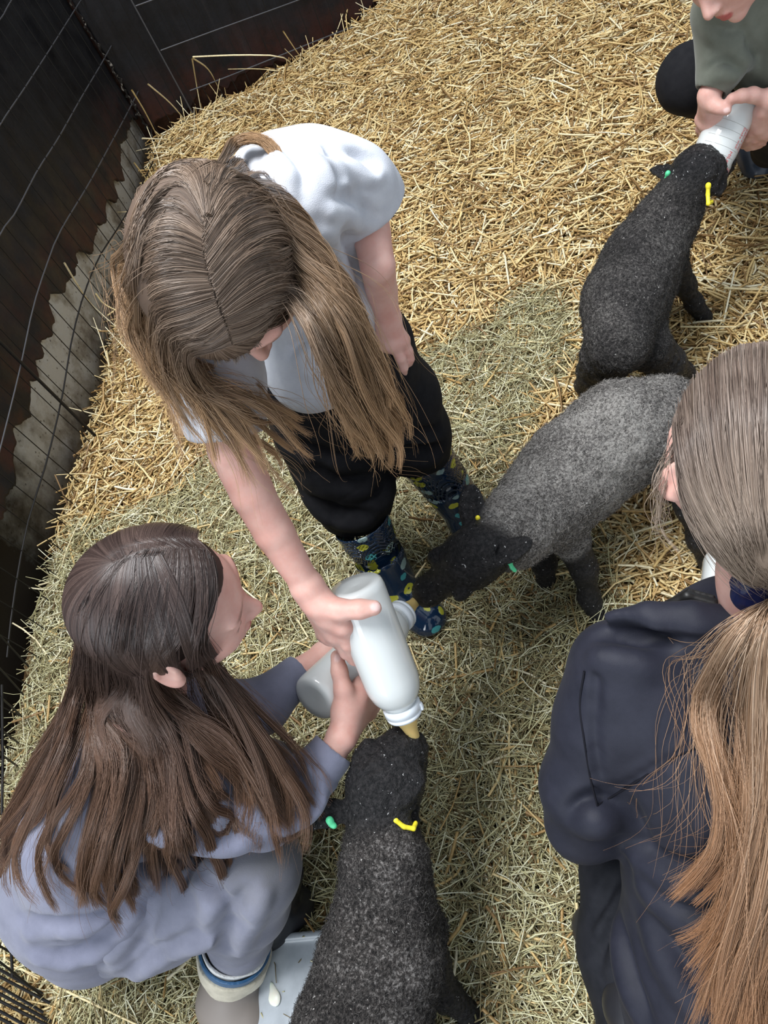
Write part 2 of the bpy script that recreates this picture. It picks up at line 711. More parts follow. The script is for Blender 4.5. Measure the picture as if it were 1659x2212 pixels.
for l in lines:
    wire('vertical_wire', [l], 0.0015, m_wired, root, n=10)
# double upright where two panels meet
q = onplane(68, 812, fL, nL)
s = (q - fL) @ dL
wire('upright_rod', [[fL + dL * s + nL * 0.008 + [0, 0, 0], fL + dL * s + nL * 0.008 + [0, 0, 1.9]]], 0.005, m_wired, root)
root = empty('wire_fence', fB + dB * 1.0, 'thin wire mesh fence in front of the back wall', 'fence')
hw_back = [[(293, 13), (340, -4), (480, -55)], [(347, 109), (480, 60), (645, 0), (760, -45)], [(410, 196), (480, 170), (600, 122), (725, 72), (900, 8), (1000, -30)]]
for l in hw_back:
    wire('horizontal_wire', [fence_pts(l, fB, nB)], 0.0026, m_wire, root, n=16)
lines = []
for s in np.arange(0.12, 3.0, 0.062):
    o = fB + dB * s
    lines.append([o + [0, 0, -0.03], o + [0, 0, 1.9]])
for l in lines:
    wire('vertical_wire', [l], 0.0016, m_wired, root)
q = onplane(287, 7, fB, nB)
s = (q - fB) @ dB
wire('upright_rod', [[fB + dB * s + [0, 0, 0], fB + dB * s + [0, 0, 1.9]]], 0.0035, m_wire, root)
# loose panel leaning at the lower left
root = empty('wire_fence', P(20, 2080, 0.0), 'leaning black wire panel beside the crouching girl, at the lower left edge', 'fence')
ls = []
for (x0, y0, z0, x1, y1, z1) in [(-40, 1330, .35, 62, 1440, .12), (-40, 1400, .35, 50, 1500, .12), (-40, 1470, .35, 45, 1545, .12), (-40, 1545, .35, 40, 1605, .12), (-40, 1600, .35, 38, 1655, .12),
                                  (-60, 1960, .30, 60, 2035, .05), (-60, 2010, .30, 95, 2098, .05), (-60, 2030, .30, 92, 2152, .05)]:
    ls.append([P(x0, y0, z0), P(x1, y1, z1)])
for l in ls:
    wire('cross_wire', [l], 0.0022, m_wired, root)
ls = [[P(4, 1480, .25), P(6, 1640, .25), P(4, 1760, .25)], [P(14, 1900, .2), P(22, 2010, .16), P(27, 2110, .12)]]
for l in ls:
    wire('long_wire', [l], 0.003, m_wired, root)
ls = []
for i in range(11):
    y = 2085 + i * 16
    ls.append([P(-70, y - 30 + i * 2, .16), P(92 + 12 * math.sin(i * 2.1) + i * 6, y + 62 + i * 4, .05)])
for l in ls:
    wire('edge_wire', [l], 0.0028, m_wired, root)

# ------------------------------------------------------------------ straw and hay
hay_poly = np.array([P(x, y, 0)[:2] for x, y in [(140, 1170), (330, 1070), (520, 990), (700, 900), (950, 770), (1060, 690), (1250, 650), (1270, 800), (1130, 900), (1170, 1180), (1240, 1310), (1500, 1480), (1750, 2000), (1700, 2700), (100, 2700), (260, 2100), (40, 1980), (-150, 1800), (-60, 1480)]])


def inpoly(x, y, poly):
    r = np.zeros(len(x), bool)
    n = len(poly)
    for i in range(n):
        x1, y1 = poly[i]
        x2, y2 = poly[(i + 1) % n]
        c = ((y1 > y) != (y2 > y)) & (x < (x2 - x1) * (y - y1) / (y2 - y1 + 1e-12) + x1)
        r ^= c
    return r


def ground_samples(n):
    out = []
    tot = 0
    while tot < n:
        x = rng.uniform(-2.0, 2.6, n)
        y = rng.uniform(-0.6, 3.6, n)
        pr = project(np.stack([x, y, np.zeros(n)], 1))
        ok = (pr[:, 0] > -130) & (pr[:, 0] < 1790) & (pr[:, 1] > -150) & (pr[:, 1] < 2350) & (pr[:, 2] > 0.2)
        d = np.stack([x, y], 1) - COR[:2]
        ok &= (d @ nB[:2] > 0.05 + 0.0 * x)
        ok &= (d @ nL[:2] > 0.05) | (d @ dL[:2] > 3.0)
        out.append(np.stack([x, y], 1)[ok])
        tot += ok.sum()
    return np.concatenate(out)[:n]


def stalks(n, xy, lmin, lmax, r0, r1, zmax, tilt, bend, flatr=0.55):
    x, y = xy[:, 0], xy[:, 1]
    th = rng.uniform(0, 2 * np.pi, n) + 0.6 * noise(np.stack([x, y, 0 * x], 1), 3.0, 11)
    ln = lmin + (lmax - lmin) * rng.random(n) ** 2
    el = rng.normal(0, tilt, n)
    dr = np.stack([np.cos(th) * np.cos(el), np.sin(th) * np.cos(el), np.sin(el)], 1)
    sd = np.stack([-np.sin(th), np.cos(th), 0 * th], 1)
    z = floor_h(x, y) + zmax * rng.random(n) ** 1.3 + np.abs(np.sin(el)) * ln * 0.4
    c = np.stack([x, y, z], 1)
    b = rng.normal(0, bend, n) * ln
    bz = rng.normal(0, bend * 0.4, n) * ln
    tt = np.array([-0.5, -0.1, 0.25, 0.5])
    kink = np.array([0, 1, 0.6, -0.3])
    S = c[:, None] + dr[:, None] * (tt[None, :, None] * ln[:, None, None]) + (sd * b[:, None] + np.array([0, 0, 1.0]) * bz[:, None])[:, None] * kink[None, :, None]
    R = np.repeat((r0 + (r1 - r0) * rng.random(n))[:, None], 4, 1)
    rnd = rng.random(n)
    V, q, at = tubes(S, R, 4, {'rnd': rnd, 'lift': np.clip(z / 0.05, 0, 1)})
    return V, q, at


def straw_mat(name, stops, rough=0.45):
    m = mat(name, (0.6, 0.45, 0.2), rough, 0.45)
    c = ramp(m, attr_n(m, 'rnd'), stops)
    n2 = noise_n(m, 160, 2)
    mm = N_(m, 'ShaderNodeMix', data_type='RGBA', blend_type='MULTIPLY')
    mm.inputs[0].default_value = 0.6
    L_(m, c, mm.inputs[6])
    L_(m, ramp(m, n2, [(0.3, (0.55, 0.5, 0.45)), (0.6, (1, 1, 1))]), mm.inputs[7])
    base(m, mm.outputs[2])
    return m


m_straw = straw_mat('golden_straw', [(0.0, (0.20, 0.11, 0.04)), (0.22, (0.46, 0.29, 0.11)), (0.5, (0.68, 0.49, 0.21)), (0.8, (0.82, 0.67, 0.36)), (1.0, (0.92, 0.86, 0.64))])
m_hay = straw_mat('pale_hay', [(0.0, (0.17, 0.12, 0.055)), (0.3, (0.38, 0.33, 0.165)), (0.6, (0.60, 0.57, 0.32)), (0.85, (0.76, 0.74, 0.50)), (1.0, (0.88, 0.87, 0.68))], 0.55)
xy = ground_samples(150000)
hm = inpoly(xy[:, 0] + 0.10 * fbm(np.stack([xy[:, 0], xy[:, 1], 0 * xy[:, 0]], 1), 5, 3, 2), xy[:, 1] + 0.05 * noise(np.stack([xy[:, 0], xy[:, 1], 0 * xy[:, 0]], 1), 6, 8), hay_poly)
keep = (~hm) | (rng.random(len(xy)) < 0.17)
sx = xy[keep]
V, q, at = stalks(len(sx), sx, 0.025, 0.15, 0.0013, 0.0033, 0.04, 0.16, 0.05)
tag(link('straw_bedding', npmesh('straw_bedding', V, q, at, smooth=False), m_straw), 'loose golden straw bedding covering the pen floor', 'straw', kind='stuff')
pr = project(np.stack([xy[:, 0], xy[:, 1], 0 * xy[:, 0]], 1))
hx = ground_samples(290000)
hm = inpoly(hx[:, 0] + 0.12 * fbm(np.stack([hx[:, 0], hx[:, 1], 0 * hx[:, 0]], 1), 5, 3, 2) + rng.normal(0, .03, len(hx)), hx[:, 1] + 0.06 * noise(np.stack([hx[:, 0], hx[:, 1], 0 * hx[:, 0]], 1), 6, 8), hay_poly)
hx = hx[hm]
V, q, at = stalks(len(hx), hx, 0.02, 0.12, 0.0006, 0.0014, 0.045, 0.22, 0.10)
tag(link('hay', npmesh('hay', V, q, at, smooth=False), m_hay), 'pale green fine hay scattered over the straw around the lambs', 'hay', kind='stuff')
print('straw', len(sx), 'hay', len(hx))
# long stalks standing up against the walls
LS = [[(415, 128, .30), (424, 180, .15), (437, 252, .02)], [(417, 123, .30), (520, 119, .30), (608, 123, .24), (640, 150, .1)], [(417, 126, .30), (450, 150, .2), (475, 195, .06)],
      [(320, 182, .35), (370, 225, .2), (412, 275, .02)], [(285, 195, .4), (315, 245, .25), (350, 315, .02)], [(307, 299, .2), (362, 301, .12)],
      [(290, 352, .2), (330, 405, .05)], [(139, 568, .35), (170, 620, .24), (200, 660, .1), (250, 705, .02)], [(207, 634, .15), (230, 660, .1), (300, 690, .02)],
      [(1640, 0, .1), (1500, 60, .05)], [(612, 68, .3), (640, 110, .15), (662, 140, .05)], [(835, 65, .1), (700, 125, .02)],
      [(110, 1130, .03), (190, 1115, .04)], [(20, 1265, .05), (150, 1280, .05)], [(1245, 1950, .05), (1262, 2100, .04), (1290, 2170, .03)],
      [(560, 1300, .05), (500, 1250, .05)], [(490, 2150, .06), (505, 2160, .06)], [(790, 490, .04), (855, 520, .04)], [(840, 425, .04), (960, 405, .05)],
      [(990, 640, .05), (830, 620, .04)], [(1470, 706, .06), (1590, 706, .06)], [(895, 1250, .1), (920, 1215, .2)], [(100, 2010, .05), (240, 1960, .07), (330, 1985, .03)],
      [(120, 2130, .05), (330, 2230, .06)], [(1130, 920, .04), (1200, 960, .04)], [(1060, 1000, .04), (1010, 1030, .05)]]
for k_ in range(90):
    if k_ % 3:
        b_ = COR + dB * rng.uniform(.1, 2.4) + nB * rng.uniform(.06, .22)
    else:
        b_ = COR + dL * rng.uniform(.1, 2.6) + nL * rng.uniform(.06, .2)
    a_ = rng.normal(size=3) * [.10, .10, 0] + [0, 0, rng.uniform(.03, .13)]
    b_ = b_ + [0, 0, .02]
    LS.append([tuple(b_), tuple(b_ + a_ * .5 + rng.normal(size=3) * .006), tuple(b_ + a_)])
for i, l in enumerate(LS):
    pts = catmull([P(*q) if i < len(LS) - 90 else q for q in l], 10)
    r = 0.0032 if i < 9 else (0.0026 if i < len(LS) - 90 else 0.0021)
    V, q, at = tubes(pts[None], np.full((1, 10), r) * np.linspace(1, .6, 10), 5, {'rnd': np.array([0.86 + 0.1 * math.sin(i * 3)])})
    if i == 0:
        AV, AQ, AR = [], [], []
        off = 0
    AV.append(V)
    AQ.append(q + off)
    AR.append(at['rnd'])
    off += len(V)
tag(link('long_straw_stalks', npmesh('long_straw_stalks', np.concatenate(AV), np.concatenate(AQ), {'rnd': np.concatenate(AR)}), m_straw), 'long pale straw stalks sticking up along the walls and lying on top', 'straw', kind='stuff')
# ------------------------------------------------------------------ lambs
m_wool = {}


def wool_mat(name, dark, light, amount, tips):
    m = mat(name, dark, 0.75, 0.25)
    v = N_(m, 'ShaderNodeTexVoronoi')
    v.inputs['Scale'].default_value = 190
    L_(m, pos(m), v.inputs['Vector'])
    n = noise_n(m, 210, 4, 0.75)
    n2 = noise_n(m, 9, 3)
    ad = N_(m, 'ShaderNodeMath', operation='MULTIPLY_ADD')
    L_(m, n2, ad.inputs[0])
    ad.inputs[1].default_value = 0.45
    L_(m, n, ad.inputs[2])
    c = ramp(m, ad.outputs[0], [(amount, dark), (amount + 0.16, light), (amount + 0.30, tips)])
    spk = noise_n(m, 170, 2, 0.6)
    c = mix(m, ramp(m, spk, [(0.70, (0, 0, 0)), (0.74, (1, 1, 1))]), c, (0.55, 0.53, 0.5))
    hairc = ramp(m, noise_n(m, 160, 3), [(0.40, (0.010, 0.010, 0.011)), (0.75, (0.042, 0.039, 0.040))])
    hairc = mix(m, ramp(m, spk, [(0.69, (0, 0, 0)), (0.72, (1, 1, 1))]), hairc, (0.5, 0.5, 0.5))
    base(m, mix(m, attr_n(m, 'wool'), hairc, c))
    L_(m, ramp(m, attr_n(m, 'wool'), [(0, (0.42,) * 3), (1, (0.85,) * 3)]), m.node_tree.nodes['Principled BSDF'].inputs['Roughness'])
    bump(m, ad.outputs[0], 0.9, 0.006)
    return m


def fibre_mat(name, c0, c1, rough=0.7):
    m = mat(name, c0, rough, 0.3)
    base(m, mix(m, attr_n(m, 'wool'), (0.012, 0.012, 0.013), ramp(m, attr_n(m, 'rnd'), [(0.2, c0), (1.0, c1)])))
    return m


m_eye = mat('wet_dark_eye', (0.01, 0.008, 0.006), 0.08, 0.8)
m_green = mat('green_plastic', (0.10, 0.62, 0.30), 0.4, 0.4)
m_yellow = mat('yellow_plastic', (0.85, 0.72, 0.04), 0.4, 0.4)


def fuzz(name, V, Q4, n, ln, r, mt, parent, wattr, outw=0.6, along=None):
    tri = np.concatenate([Q4[:, [0, 1, 2]], Q4[:, [0, 2, 3]]])
    A = np.linalg.norm(np.cross(V[tri[:, 1]] - V[tri[:, 0]], V[tri[:, 2]] - V[tri[:, 0]]), axis=1)
    t = tri[rng.choice(len(tri), n, p=A / A.sum())]
    u, v = rng.random(n), rng.random(n)
    fl = u + v > 1
    u[fl], v[fl] = 1 - u[fl], 1 - v[fl]
    p = V[t[:, 0]] + (V[t[:, 1]] - V[t[:, 0]]) * u[:, None] + (V[t[:, 2]] - V[t[:, 0]]) * v[:, None]
    Nn = vnormals(V, Q4)[t[:, 0]]
    W = wattr[t[:, 0]]
    rd = rng.normal(size=(n, 3))
    tg = np.cross(Nn, rd)
    tg /= np.linalg.norm(tg, axis=1, keepdims=True)
    l = ln * (0.5 + rng.random(n)) * (0.55 + 0.45 * W)
    d1 = Nn * outw + tg * 0.8
    d2 = Nn * outw * 0.3 - np.cross(Nn, tg) * 0.9 * W[:, None] + tg * 0.3
    p = p - Nn * 0.001
    S = np.stack([p, p + d1 * (l * 0.5)[:, None], p + d1 * (l * 0.7)[:, None] + d2 * (l * 0.5)[:, None]], 1)
    R = np.repeat(np.array([[r, r * 0.8, r * 0.25]]), n, 0)
    Vv, q, at = tubes(S, R, 3, {'rnd': rng.random(n), 'wool': W})
    o = link(name, npmesh(name, Vv, q, at), mt, parent)
    o['kind'] = 'stuff'
    return o


def lamb(label, body, belly, neck, headp, legs, ears, mats, tags, eyes, headr=0.046, tail=None, h=0.0034, nf=26000, curly=0.0006):
    """chains are [(point, radius), ...]; headp = poll, nose"""
    v = Vol()
    v.chain(body, 0.03)
    if belly:
        v.chain(belly, 0.05)
    v.chain(neck, 0.045)
    poll, nose = headp
    ax = unit(nose - poll)
    Lh = np.linalg.norm(nose - poll)
    upv = unit(np.cross(np.cross(ax, eyes['up']), ax))
    side = np.cross(ax, upv)
    s = headr / 0.046
    v.ell(poll + ax * 0.026 * s, np.array([0.056, 0.048, 0.046]) * s, np.stack([ax, side, upv], 1), 0.02)
    v.cone(poll + ax * Lh * 0.28 - upv * 0.004, nose - ax * 0.028, 0.043 * s, 0.024 * s, 0.03, flat=(side, 0.94))
    v.ell(nose - ax * 0.020, np.array([0.027, 0.0245, 0.022]) * s, np.stack([ax, side, upv], 1), 0.02)
    v.cone(poll + ax * Lh * 0.35 - upv * 0.024, nose - ax * 0.022 - upv * 0.014, 0.028 * s, 0.018 * s, 0.02)
    for sg in (1, -1):
        e = poll + ax * Lh * 0.43 + side * sg * 0.039 * s + upv * 0.017 * s
        v.ell(e + upv * 0.006, np.array([0.018, 0.012, 0.010]) * s, np.stack([ax, side, upv], 1), 0.012)
        v.ell(e, np.array([0.008, 0.006, 0.006]) * s, np.stack([ax, side, upv], 1), 0.006, 's')
        v.ell(nose - ax * 0.001 + side * sg * 0.010 * s + upv * 0.008, np.array([0.004, 0.003, 0.005]), np.stack([ax, side, upv], 1), 0.004, 's')
    v.cone(nose - ax * 0.03 - upv * 0.012 + side * 0.03, nose + ax * 0.01 - upv * 0.012 + side * 0.03, 0.002, 0.002, 0.004, 's')
    for er in ears:
        b, t, n = er[:3]
        wd = er[3] if len(er) > 3 else 0.021
        a = unit(t - b)
        n = unit(n - a * (n @ a))
        c = (b + t) / 2
        R = np.stack([a, np.cross(n, a), n], 1)
        L = np.linalg.norm(t - b)
        v.ell(c, (L * 0.56, wd, 0.0085), R, 0.012)
        v.ell(c + n * 0.009 + a * 0.008, (L * 0.38, wd * 0.62, 0.006), R, 0.006, 's')
    for lg in legs:
        v.chain(lg, 0.022)
        f, r = lg[-1]
        pf, _ = lg[-2]
    if tail is not None:
        v.chain(tail, 0.02)
    bodyv = Vol()
    bodyv.chain([(p, r) for p, r in body], 0.03)
    nk = neck[:-1] + [(neck[-2][0] * 0.35 + neck[-1][0] * 0.65, neck[-1][1] * 0.8)]
    bodyv.chain(nk, 0.045)
    hv = Vol()
    hv.ell(poll + ax * 0.020 * s, np.array([0.062, 0.052, 0.052]) * s, np.stack([ax, side, upv], 1))
    hv.cone(poll + ax * 0.03, nose, 0.046, 0.032)
    for b, t, n in [e[:3] for e in ears]:
        hv.cone(b, t, 0.020, 0.016)
    for lg in legs:
        hv.chain(lg[1:])

    def W(V):
        d = hv.eval(V) - bodyv.eval(V)
        return {'wool': np.clip(d / 0.03 + 0.5 + 0.25 * noise(V, 60, 3), 0, 1)}

    def disp(V, N):
        w_ = W(V)['wool']
        fold = 0.0
        return w_ * (0.0022 * fbm(V, 95, 2, 4) + 0.003 * noise(V, 22, 8)) + (1 - w_) * curly * fbm(V, 115, 2, 6)
    root = empty('lamb', (float(body[0][0][0]), float(body[0][0][1]), 0.0), label, 'lamb', 'lambs drinking from bottles')
    o, Vv, Q4 = volobj('body', v, h, mats[0], root, None, disp, W, it=1)
    fuzz('fleece', Vv, Q4, nf, 0.0075, 0.00042, mats[1], root, W(Vv)['wool'])
    for sg in (1, -1):
        e = poll + ax * Lh * 0.43 + side * sg * 0.0385 * s + upv * 0.017 * s
        lo = Vol().ell(e, np.array([0.0100, 0.0072, 0.008]) * s, np.stack([ax, side, upv], 1))
        volobj('eye', lo, 0.0015, m_eye, root)
    for (pts, mt_, r, lab) in tags:
        t = Vol()
        t.cone(pts[0], pts[0] + unit(pts[1] - pts[0]) * 0.002, r * 1.35, r * 1.35, 0.002)
        for a_, b_ in zip(pts[:-1], pts[1:]):
            t.cone(a_, b_, r, r, 0.002)
        volobj('ear_tag', t, 0.0014, mt_, root, lab, it=1)
    # cloven hooves
    for lg in legs:
        f, r = lg[-1]
        if f[2] > 0.06:
            continue
        d = unit((f - lg[-2][0]) * [1, 1, 0] + 1e-4)
        sd = np.array([-d[1], d[0], 0])
        hf = Vol()
        for sg in (1, -1):
            hf.cone(f + sd * sg * 0.007 + [0, 0, 0.002], f + sd * sg * 0.008 + d * 0.016 - [0, 0, 0.008], 0.0095, 0.006, 0.002)
        volobj('hoof', hf, 0.002, m_hoof, root)
    return root


m_hoof = mat('dark_horn', (0.03, 0.025, 0.022), 0.5, 0.4)
wool_black = wool_mat('black_wool', (0.014, 0.013, 0.013), (0.055, 0.050, 0.048), 0.60, (0.15, 0.14, 0.13))
wool_brown = wool_mat('brownblack_wool', (0.009, 0.008, 0.008), (0.050, 0.044, 0.041), 0.59, (0.22, 0.205, 0.195))
wool_grey = wool_mat('grey_wool', (0.035, 0.032, 0.030), (0.135, 0.125, 0.118), 0.54, (0.30, 0.285, 0.265))
fib_black = fibre_mat('black_wool_fibre', (0.010, 0.010, 0.010), (0.09, 0.085, 0.08))
fib_brown = fibre_mat('brownblack_wool_fibre', (0.010, 0.009, 0.009), (0.10, 0.092, 0.086))
fib_grey = fibre_mat('grey_wool_fibre', (0.03, 0.028, 0.026), (0.42, 0.39, 0.36))

UP = np.array([0, 0, 1.0])
# grey lamb in the middle
poll = P(1043, 1188, 0.40)
nose = P(905, 1292, 0.325)
lamb('grey-fleeced lamb with a black face sucking the bottle beside the spotted wellington boots',
     [(P(1432, 900, .30), .078), (P(1340, 935, .31), .090), (P(1240, 1010, .305), .088), (P(1168, 1092, .30), .077)],
     [(P(1400, 930, .25), .07), (P(1200, 1075, .25), .078)],
     [(P(1168, 1090, .305), .070), (P(1110, 1145, .345), .056), (poll, .046)],
     (poll, nose),
     [[(P(1225, 1150, .235), .040), (P(1262, 1228, .15), .023), (P(1272, 1290, .07), .0185), (P(1296, 1343, .018), .019)],
      [(P(1150, 1130, .22), .036), (P(1175, 1215, .12), .022), (P(1180, 1262, .02), .019)],
      [(P(1465, 985, .25), .052), (P(1500, 1090, .18), .032), (P(1512, 1165, .10), .021), (P(1533, 1228, .018), .018)],
      [(P(1370, 900, .22), .05), (P(1390, 950, .14), .03), (P(1400, 930, .06), .02), (P(1430, 960, .018), .018)]],
     [(P(1018, 1140, .405), P(1018, 1050, .435), cdir(-.3, .2, -1), .023), (P(1058, 1208, .405), P(1146, 1172, .440), cdir(-.25, -.5, -.8), .022)],
     (wool_grey, fib_grey),
     [([P(1100, 1212, .40), P(1106, 1226, .39), P(1112, 1232, .385)], m_green, .0036, 'green plastic ear tag'),
      ([P(1032, 1118, .425), P(1033, 1124, .42)], m_yellow, .003, 'yellow plastic ear tag')],
     {'up': cdir(-.25, -.05, -1)})
# black lamb at the bottom
poll = P(812, 1722, .425)
nose = P(892, 1590, .425)
lamb('black lamb in the foreground raising its head to the big bottle held above it',
     [(P(835, 1965, .345), .066), (P(815, 2080, .335), .076), (P(775, 2240, .315), .086), (P(740, 2420, .30), .085)],
     [(P(850, 2050, .27), .07), (P(760, 2350, .24), .08)],
     [(P(833, 1950, .355), .054), (P(832, 1860, .385), .047), (P(820, 1760, .41), .044)],
     (poll, nose),
     [[(P(905, 2000, .25), .040), (P(930, 2080, .17), .027), (P(965, 2150, .09), .021), (P(1020, 2195, .018), .020)],
      [(P(760, 2080, .22), .036), (P(740, 2150, .12), .022), (P(745, 2180, .018), .019)],
      [(P(760, 2440, .22), .05), (P(850, 2450, .12), .028), (P(880, 2400, .018), .018)],
      [(P(680, 2440, .22), .05), (P(650, 2400, .12), .028), (P(640, 2430, .018), .018)]],
     [(P(750, 1752, .43), P(632, 1762, .455), cdir(0, -.3, -1), .023), (P(868, 1722, .42), P(893, 1782, .395), cdir(1, .2, -.5), .019)],
     (wool_brown, fib_brown),
     [([P(843, 1757, .44), P(855, 1772, .44), P(872, 1786, .43), P(893, 1790, .42), P(898, 1778, .41)], m_yellow, .0034, 'yellow plastic loop ear tag'),
      ([P(712, 1772, .445), P(718, 1782, .44), P(722, 1784, .44)], m_green, .0042, 'green plastic ear tag')],
     {'up': cdir(-.35, -.25, -1)}, headr=.050, nf=34000, curly=.0022)
# black lamb at the top right
poll = P(1497, 375, .43)
nose = P(1562, 352, .335)
lamb('black lamb seen from behind, stretching its neck to the person in the green sweatshirt',
     [(P(1335, 740, .31), .066), (P(1345, 650, .325), .077), (P(1385, 565, .33), .076), (P(1425, 500, .34), .058)],
     [(P(1370, 690, .26), .06), (P(1415, 545, .26), .062)],
     [(P(1422, 505, .345), .056), (P(1455, 450, .375), .045), (poll, .040)],
     (poll, nose),
     [[(P(1450, 560, .245), .036), (P(1478, 615, .15), .022), (P(1500, 655, .08), .018), (P(1524, 690, .018), .018)],
      [(P(1390, 545, .22), .034), (P(1400, 600, .12), .021), (P(1412, 610, .018), .018)],
      [(P(1305, 765, .25), .050), (P(1283, 805, .17), .034), (P(1268, 832, .08), .024), (P(1272, 852, .018), .019)],
      [(P(1400, 750, .25), .052), (P(1440, 785, .19), .036), (P(1478, 805, .09), .020), (P(1480, 830, .018), .018)]],
     [(P(1464, 378, .42), P(1414, 362, .41), cdir(.1, -.3, -1), .027), (P(1537, 388, .42), P(1566, 404, .39), cdir(.5, .3, -1), .024)],
     (wool_black, fib_black),
     [([P(1443, 374, .445), P(1438, 388, .43), P(1433, 402, .42)], m_green, .0040, 'green plastic ear tag'),
      ([P(1530, 400, .435), P(1529, 420, .42), P(1530, 440, .41), P(1537, 436, .40)], m_yellow, .0040, 'yellow plastic ear tag')],
     {'up': cdir(-.1, -.6, -.8)}, headr=.048, curly=.002, tail=[(P(1325, 760, .30), .030), (P(1322, 800, .22), .026), (P(1318, 815, .15), .018)])
# ------------------------------------------------------------------ bottles
m_plast = mat('frosted_plastic', (0.86, 0.89, 0.88), 0.26, 0.5, Alpha=0.72, IOR=1.3, Subsurface_Weight=0.0, Coat_Weight=1.0, Coat_Roughness=0.04)
m_milk = mat('milk', (0.86, 0.84, 0.74), 0.35, 0.4, Subsurface_Weight=0.4, Subsurface_Scale=0.01)
m_cap = mat('white_plastic_cap', (0.80, 0.85, 0.90), 0.3, 0.5)
m_teat = mat('amber_rubber', (0.72, 0.52, 0.20), 0.4, 0.4, Subsurface_Weight=0.3, Subsurface_Scale=0.01)
m_red = mat('red_print', (0.75, 0.12, 0.13), 0.5, 0.3)
m_scale = mat('embossed_print', (0.55, 0.55, 0.52), 0.5, 0.3)


def bottle(b0, b1, r, label, capr=0.028, L=0.205, milk=0.62, prints=None, teat=True):
    """b0 base centre, b1 direction towards the teat"""
    ax = unit(b1 - b0)
    root = empty('feeding_bottle', b0, label, 'bottle', 'milk bottles for the lambs')
    fr = (b0, ax)
    out = [(0.0, 0.003), (r * 0.55, 0.002), (r * 0.85, 0.0), (r * 0.96, 0.004), (r, 0.012), (r, L - 0.045), (r * 0.985, L - 0.032), (r * 0.90, L - 0.018), (r * 0.74, L - 0.006), (r * 0.6, L - 0.001), (r * 0.58, L + 0.012)]
    th = 0.0014
    inn = [(max(a - th, 0.0), z + (th if i < 3 else 0)) for i, (a, z) in enumerate(out)][::-1]
    lathe('bottle_body', out + inn, fr, m_plast, root, seg=56)
    z0 = L * (1 - milk)
    rm = r - th - 0.0006
    lathe('milk', [(0, z0), (rm, z0)] + [(a - th - 0.0006, z) for a, z in out if z > z0 + 0.001] + [(0, L + 0.011)], fr, m_milk, root, seg=48)
    c = b0 + ax * (L + 0.002)
    lathe('screw_cap', [(r * 0.5, 0), (capr, 0), (capr + .001, 0.002), (capr + .001, 0.011), (capr - .001, 0.0118), (capr - .001, 0.0128), (capr, 0.0135), (capr, 0.017), (capr - 0.002, 0.020), (capr * 0.62, 0.0205), (capr * 0.62, 0.018)], (c, ax), m_cap, root, seg=56)
    sd = unit(np.cross(ax, CX * 0.3 + FW))
    t = Vol().box(c + ax * 0.010 + sd * capr, (0.006, 0.004, 0.004), np.stack([ax, sd, np.cross(ax, sd)], 1), 0.0015)
    volobj('cap_tab', t, 0.0015, m_cap, root)
    if teat:
        lathe('teat', [(capr * 0.72, 0.0), (capr * 0.70, 0.003), (capr * 0.60, 0.008), (capr * 0.46, 0.018), (capr * 0.36, 0.028), (capr * 0.34, 0.038), (capr * 0.22, 0.046), (0.0, 0.048)], (c + ax * 0.019, ax), m_teat, root, seg=32)
    # embossed volume lines
    up = unit(-FW - ax * (-FW @ ax))
    if prints:
        sdv = np.cross(ax, up)
        for (kind, z, ang, sz, txt) in prints:
            if kind == 'line':
                a0, a1 = ang
                pts = [b0 + ax * z + (up * math.cos(a) + sdv * math.sin(a)) * (r + 0.0003) for a in np.linspace(a0, a1, 20)]
                wire('volume_mark', [pts], sz, m_scale, root, sides=4)
            else:
                cu = bpy.data.curves.new('lettering', 'FONT')
                cu.body = txt
                cu.size = sz
                cu.resolution_u = 2
                to = bpy.data.objects.new('tmp', cu)
                sc.collection.objects.link(to)
                bpy.context.view_layer.update()
                me0 = to.evaluated_get(bpy.context.evaluated_depsgraph_get()).to_mesh()
                co = np.array([v.co[:] for v in me0.vertices])
                tris = [list(p.vertices) for p in me0.polygons]
                bpy.data.objects.remove(to)
                # wrap round the bottle: text x runs round it ('round') or along it ('along')
                if kind == 'round':
                    a = ang + co[:, 0] / r
                    zz = z + co[:, 1]
                else:
                    a = ang - co[:, 1] / r
                    zz = z + co[:, 0]
                V = b0 + np.outer(zz, ax) + (np.outer(np.cos(a), up) + np.outer(np.sin(a), sdv)) * (r + 0.0004)
                me = bpy.data.meshes.new('lettering')
                me.from_pydata([tuple(x) for x in V], [], tris)
                link('lettering', me, m_red, root)
    return root, ax


A0, A1 = Q(764, 1262, 1.035), Q(884, 1567, 1.10)
bottle(A0, A1, 0.0395, 'largest milk bottle, held upside down by the standing person', L=0.192, capr=0.0265, milk=0.66)
B0, B1 = Q(677, 1512, 1.145), P(895, 1302, 0.335)
bottle(B0, B1, 0.0385, 'milk bottle held low by the crouching person, feeding the grey lamb', L=float(np.linalg.norm(B1 - B0) - 0.055), capr=0.0265, milk=0.7)
C0 = Q(1598, 214, 1.545)
C1 = C0 + cdir(-.36, .93, .36) * .25
pr = [('line', z, (-0.9, 0.9), 0.0003, '') for z in (0.050, 0.065, 0.08, 0.095, 0.110, 0.125)]
pr += [('round', 0.126, -1.15, 0.016, 'IN·VAC'), ('along', 0.050, -0.62, 0.0095, 'Shake well'), ('along', 0.050, -0.85, 0.0095, 'before use'), ('along', 0.050, -1.08, 0.0095, 'Feed warm'), ('along', 0.098, -0.45, 0.011, 'MILK')]
bottle(C0, C1, 0.043, 'milk bottle with red print in the hands of the person in green', L=0.172, capr=0.028, milk=0.55,
       prints=pr)
D0, D1 = Q(1562, 1345, 1.10), Q(1572, 1212, 1.20)
